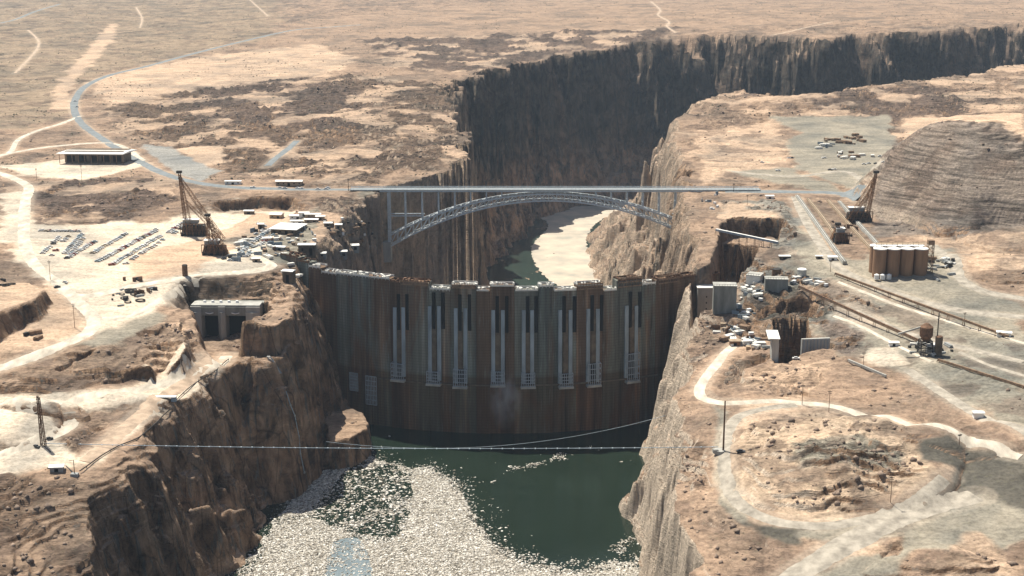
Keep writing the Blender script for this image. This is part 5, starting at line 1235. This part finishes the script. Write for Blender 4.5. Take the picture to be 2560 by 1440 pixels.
# ---- loose rock and scrub
def bits(name, n, region, dens_fn, smin, smax, flat, mat, seed):
    rg = np.random.RandomState(seed); u = rg.uniform(-.44, .44, n); y = np.exp(rg.uniform(np.log(region[0]), np.log(region[1]), n)); x = u * y
    h, _c, rk_, rw_ = height(x, y, True); k = rg.rand(n) < dens_fn(x, y, rk_, rw_); 
    e = 2.5; gx = height(x[k] + e, y[k]) - height(x[k] - e, y[k]); gy = height(x[k], y[k] + e) - height(x[k], y[k] - e)
    ok = (np.hypot(gx, gy) < 2 * e * .9); x, y, h = x[k][ok], y[k][ok], h[k][ok]; n = len(x)
    s = smin + (smax - smin) * rg.rand(n) ** 3; V = np.zeros((n, 6, 3)); a = rg.uniform(0, 6.28, n)
    for i in range(4):
        rr = s * rg.uniform(.6, 1.2, n); V[:, i, 0] = x + rr * np.cos(a + i * 1.57); V[:, i, 1] = y + rr * np.sin(a + i * 1.57); V[:, i, 2] = h + s * rg.uniform(-.1, .25, n)
    V[:, 4] = np.column_stack([x + s * rg.uniform(-.4, .4, n), y + s * rg.uniform(-.4, .4, n), h + s * flat * rg.uniform(.6, 1.2, n)]); V[:, 5] = np.column_stack([x, y, h - s])
    b = (np.arange(n) * 6)[:, None]; F = np.concatenate([b + np.array(f) for f in [(0,1,4),(1,2,4),(2,3,4),(3,0,4),(1,0,5),(2,1,5),(3,2,5),(0,3,5)]], 0)
    o = mesh_np(name, V.reshape(-1, 3), F, mat); o['kind'] = 'stuff'; return o
bits('loose_rock', 90000, (430, 2200), lambda x, y, r, w: np.clip(r * 1.3 - .25, 0, 1) ** 2 * (w < .02) * (fbm(x, y, 40, 3, 201) > -.1), .5, 2.6, .9, simple('weathered_sandstone_rock', (.30, .22, .165), .3, .3, col2=(.13, .10, .08)), 21)
bits('desert_scrub', 60000, (1350, 5200), lambda x, y, r, w: .75 * (w < .02) * (r > .2) * (fbm(x, y * .6, 90, 4, 211) > .02) * (y > 1400 + 400 * (x > 0)), .6, 2.0, .8, simple('olive_grey_scrub', (.19, .17, .115), .3, .3), 22)
# ---- drifting steam on the dam face
def steam(name, c, r, dens, seed):
    m = bpy.data.materials.new('thin_steam'); m.use_nodes = True; nt = m.node_tree; nt.nodes.remove([n_ for n_ in nt.nodes if n_.type == 'BSDF_PRINCIPLED'][0])
    v = nt.nodes.new('ShaderNodeVolumePrincipled'); v.inputs['Color'].default_value = (.9, .93, .97, 1)
    tc = nt.nodes.new('ShaderNodeTexCoord'); ln_ = nt.nodes.new('ShaderNodeVectorMath'); ln_.operation = 'LENGTH'; nt.links.new(tc.outputs['Object'], ln_.inputs[0])
    nz = nt.nodes.new('ShaderNodeTexNoise'); nz.inputs['Scale'].default_value = 1.8; nz.inputs['Detail'].default_value = 4; nt.links.new(tc.outputs['Object'], nz.inputs['Vector'])
    f1 = nt.nodes.new('ShaderNodeMapRange'); f1.inputs[1].default_value = 1.0; f1.inputs[2].default_value = 0.1; f1.inputs[3].default_value = 0; f1.inputs[4].default_value = 1; nt.links.new(ln_.outputs['Value'], f1.inputs[0])
    f2 = nt.nodes.new('ShaderNodeMapRange'); f2.inputs[1].default_value = .42; f2.inputs[2].default_value = .7; nt.links.new(nz.outputs['Fac'], f2.inputs[0])
    mu = nt.nodes.new('ShaderNodeMath'); mu.operation = 'MULTIPLY'; nt.links.new(f1.outputs[0], mu.inputs[0]); nt.links.new(f2.outputs[0], mu.inputs[1])
    mu2 = nt.nodes.new('ShaderNodeMath'); mu2.operation = 'MULTIPLY'; nt.links.new(mu.outputs[0], mu2.inputs[0]); mu2.inputs[1].default_value = dens; nt.links.new(mu2.outputs[0], v.inputs['Density'])
    nt.links.new(v.outputs[0], [n_ for n_ in nt.nodes if n_.type == 'OUTPUT_MATERIAL'][0].inputs['Volume'])
    b = MB(); n = 16; vs = [(math.sin(math.pi * i / 8) * math.cos(2 * math.pi * k / n), math.sin(math.pi * i / 8) * math.sin(2 * math.pi * k / n), math.cos(math.pi * i / 8)) for i in range(1, 8) for k in range(n)] + [(0, 0, 1), (0, 0, -1)]
    fs = [(i * n + k, (i + 1) * n + k, (i + 1) * n + (k + 1) % n, i * n + (k + 1) % n) for i in range(6) for k in range(n)] + [(k, (k + 1) % n, 7 * n) for k in range(n)] + [(6 * n + (k + 1) % n, 6 * n + k, 7 * n + 1) for k in range(n)]
    b.add(vs, fs); o = b.build(name, m); o.location = tuple(map(float, c)); o.scale = r; o['kind'] = 'stuff'; return o
steam('steam', at_y(1262, 1000, 1034), (15, 9, 26), .13, 1)

shed(800, 552, 8, 5, 3, 'narrow tan hut with a white roof at the far right of the hut cluster', 'tan', rz=R(8))
shed(622, 536, 9, 5, 3, 'brown hut standing against the cut bank behind the sandy yard', 'brownwall', rz=R(-3))
shed(666, 604, 7, 5, 2.8, 'small white hut among the stacks in the middle of the works yard', 'white', rz=R(10))
shed(700, 622, 9, 5, 3, 'white-roofed hut just left of the tall dark box building', 'grey', rz=R(-14))
shed(640, 655, 6, 4, 2.6, 'small tan hut beside the haul road above the intake', 'tan', rz=R(5))
# ------------------------------------------------------------ air
hm = bpy.data.materials.new('dusty_air'); hm.use_nodes = True; hn = hm.node_tree
for n_ in list(hn.nodes):
    if n_.type == 'BSDF_PRINCIPLED': hn.nodes.remove(n_)
pv = hn.nodes.new('ShaderNodeVolumePrincipled'); pv.inputs['Color'].default_value = (0.62, 0.80, 1.0, 1); pv.inputs['Density'].default_value = 0.000032
pv.inputs['Anisotropy'].default_value = 0.2
hn.links.new(pv.outputs[0], [n_ for n_ in hn.nodes if n_.type == 'OUTPUT_MATERIAL'][0].inputs['Volume'])
hb_ = MB(); hb_.box((0, 8000, 40), (80000, 40000, 560)); ho = hb_.build('haze', hm); ho['kind'] = 'stuff'
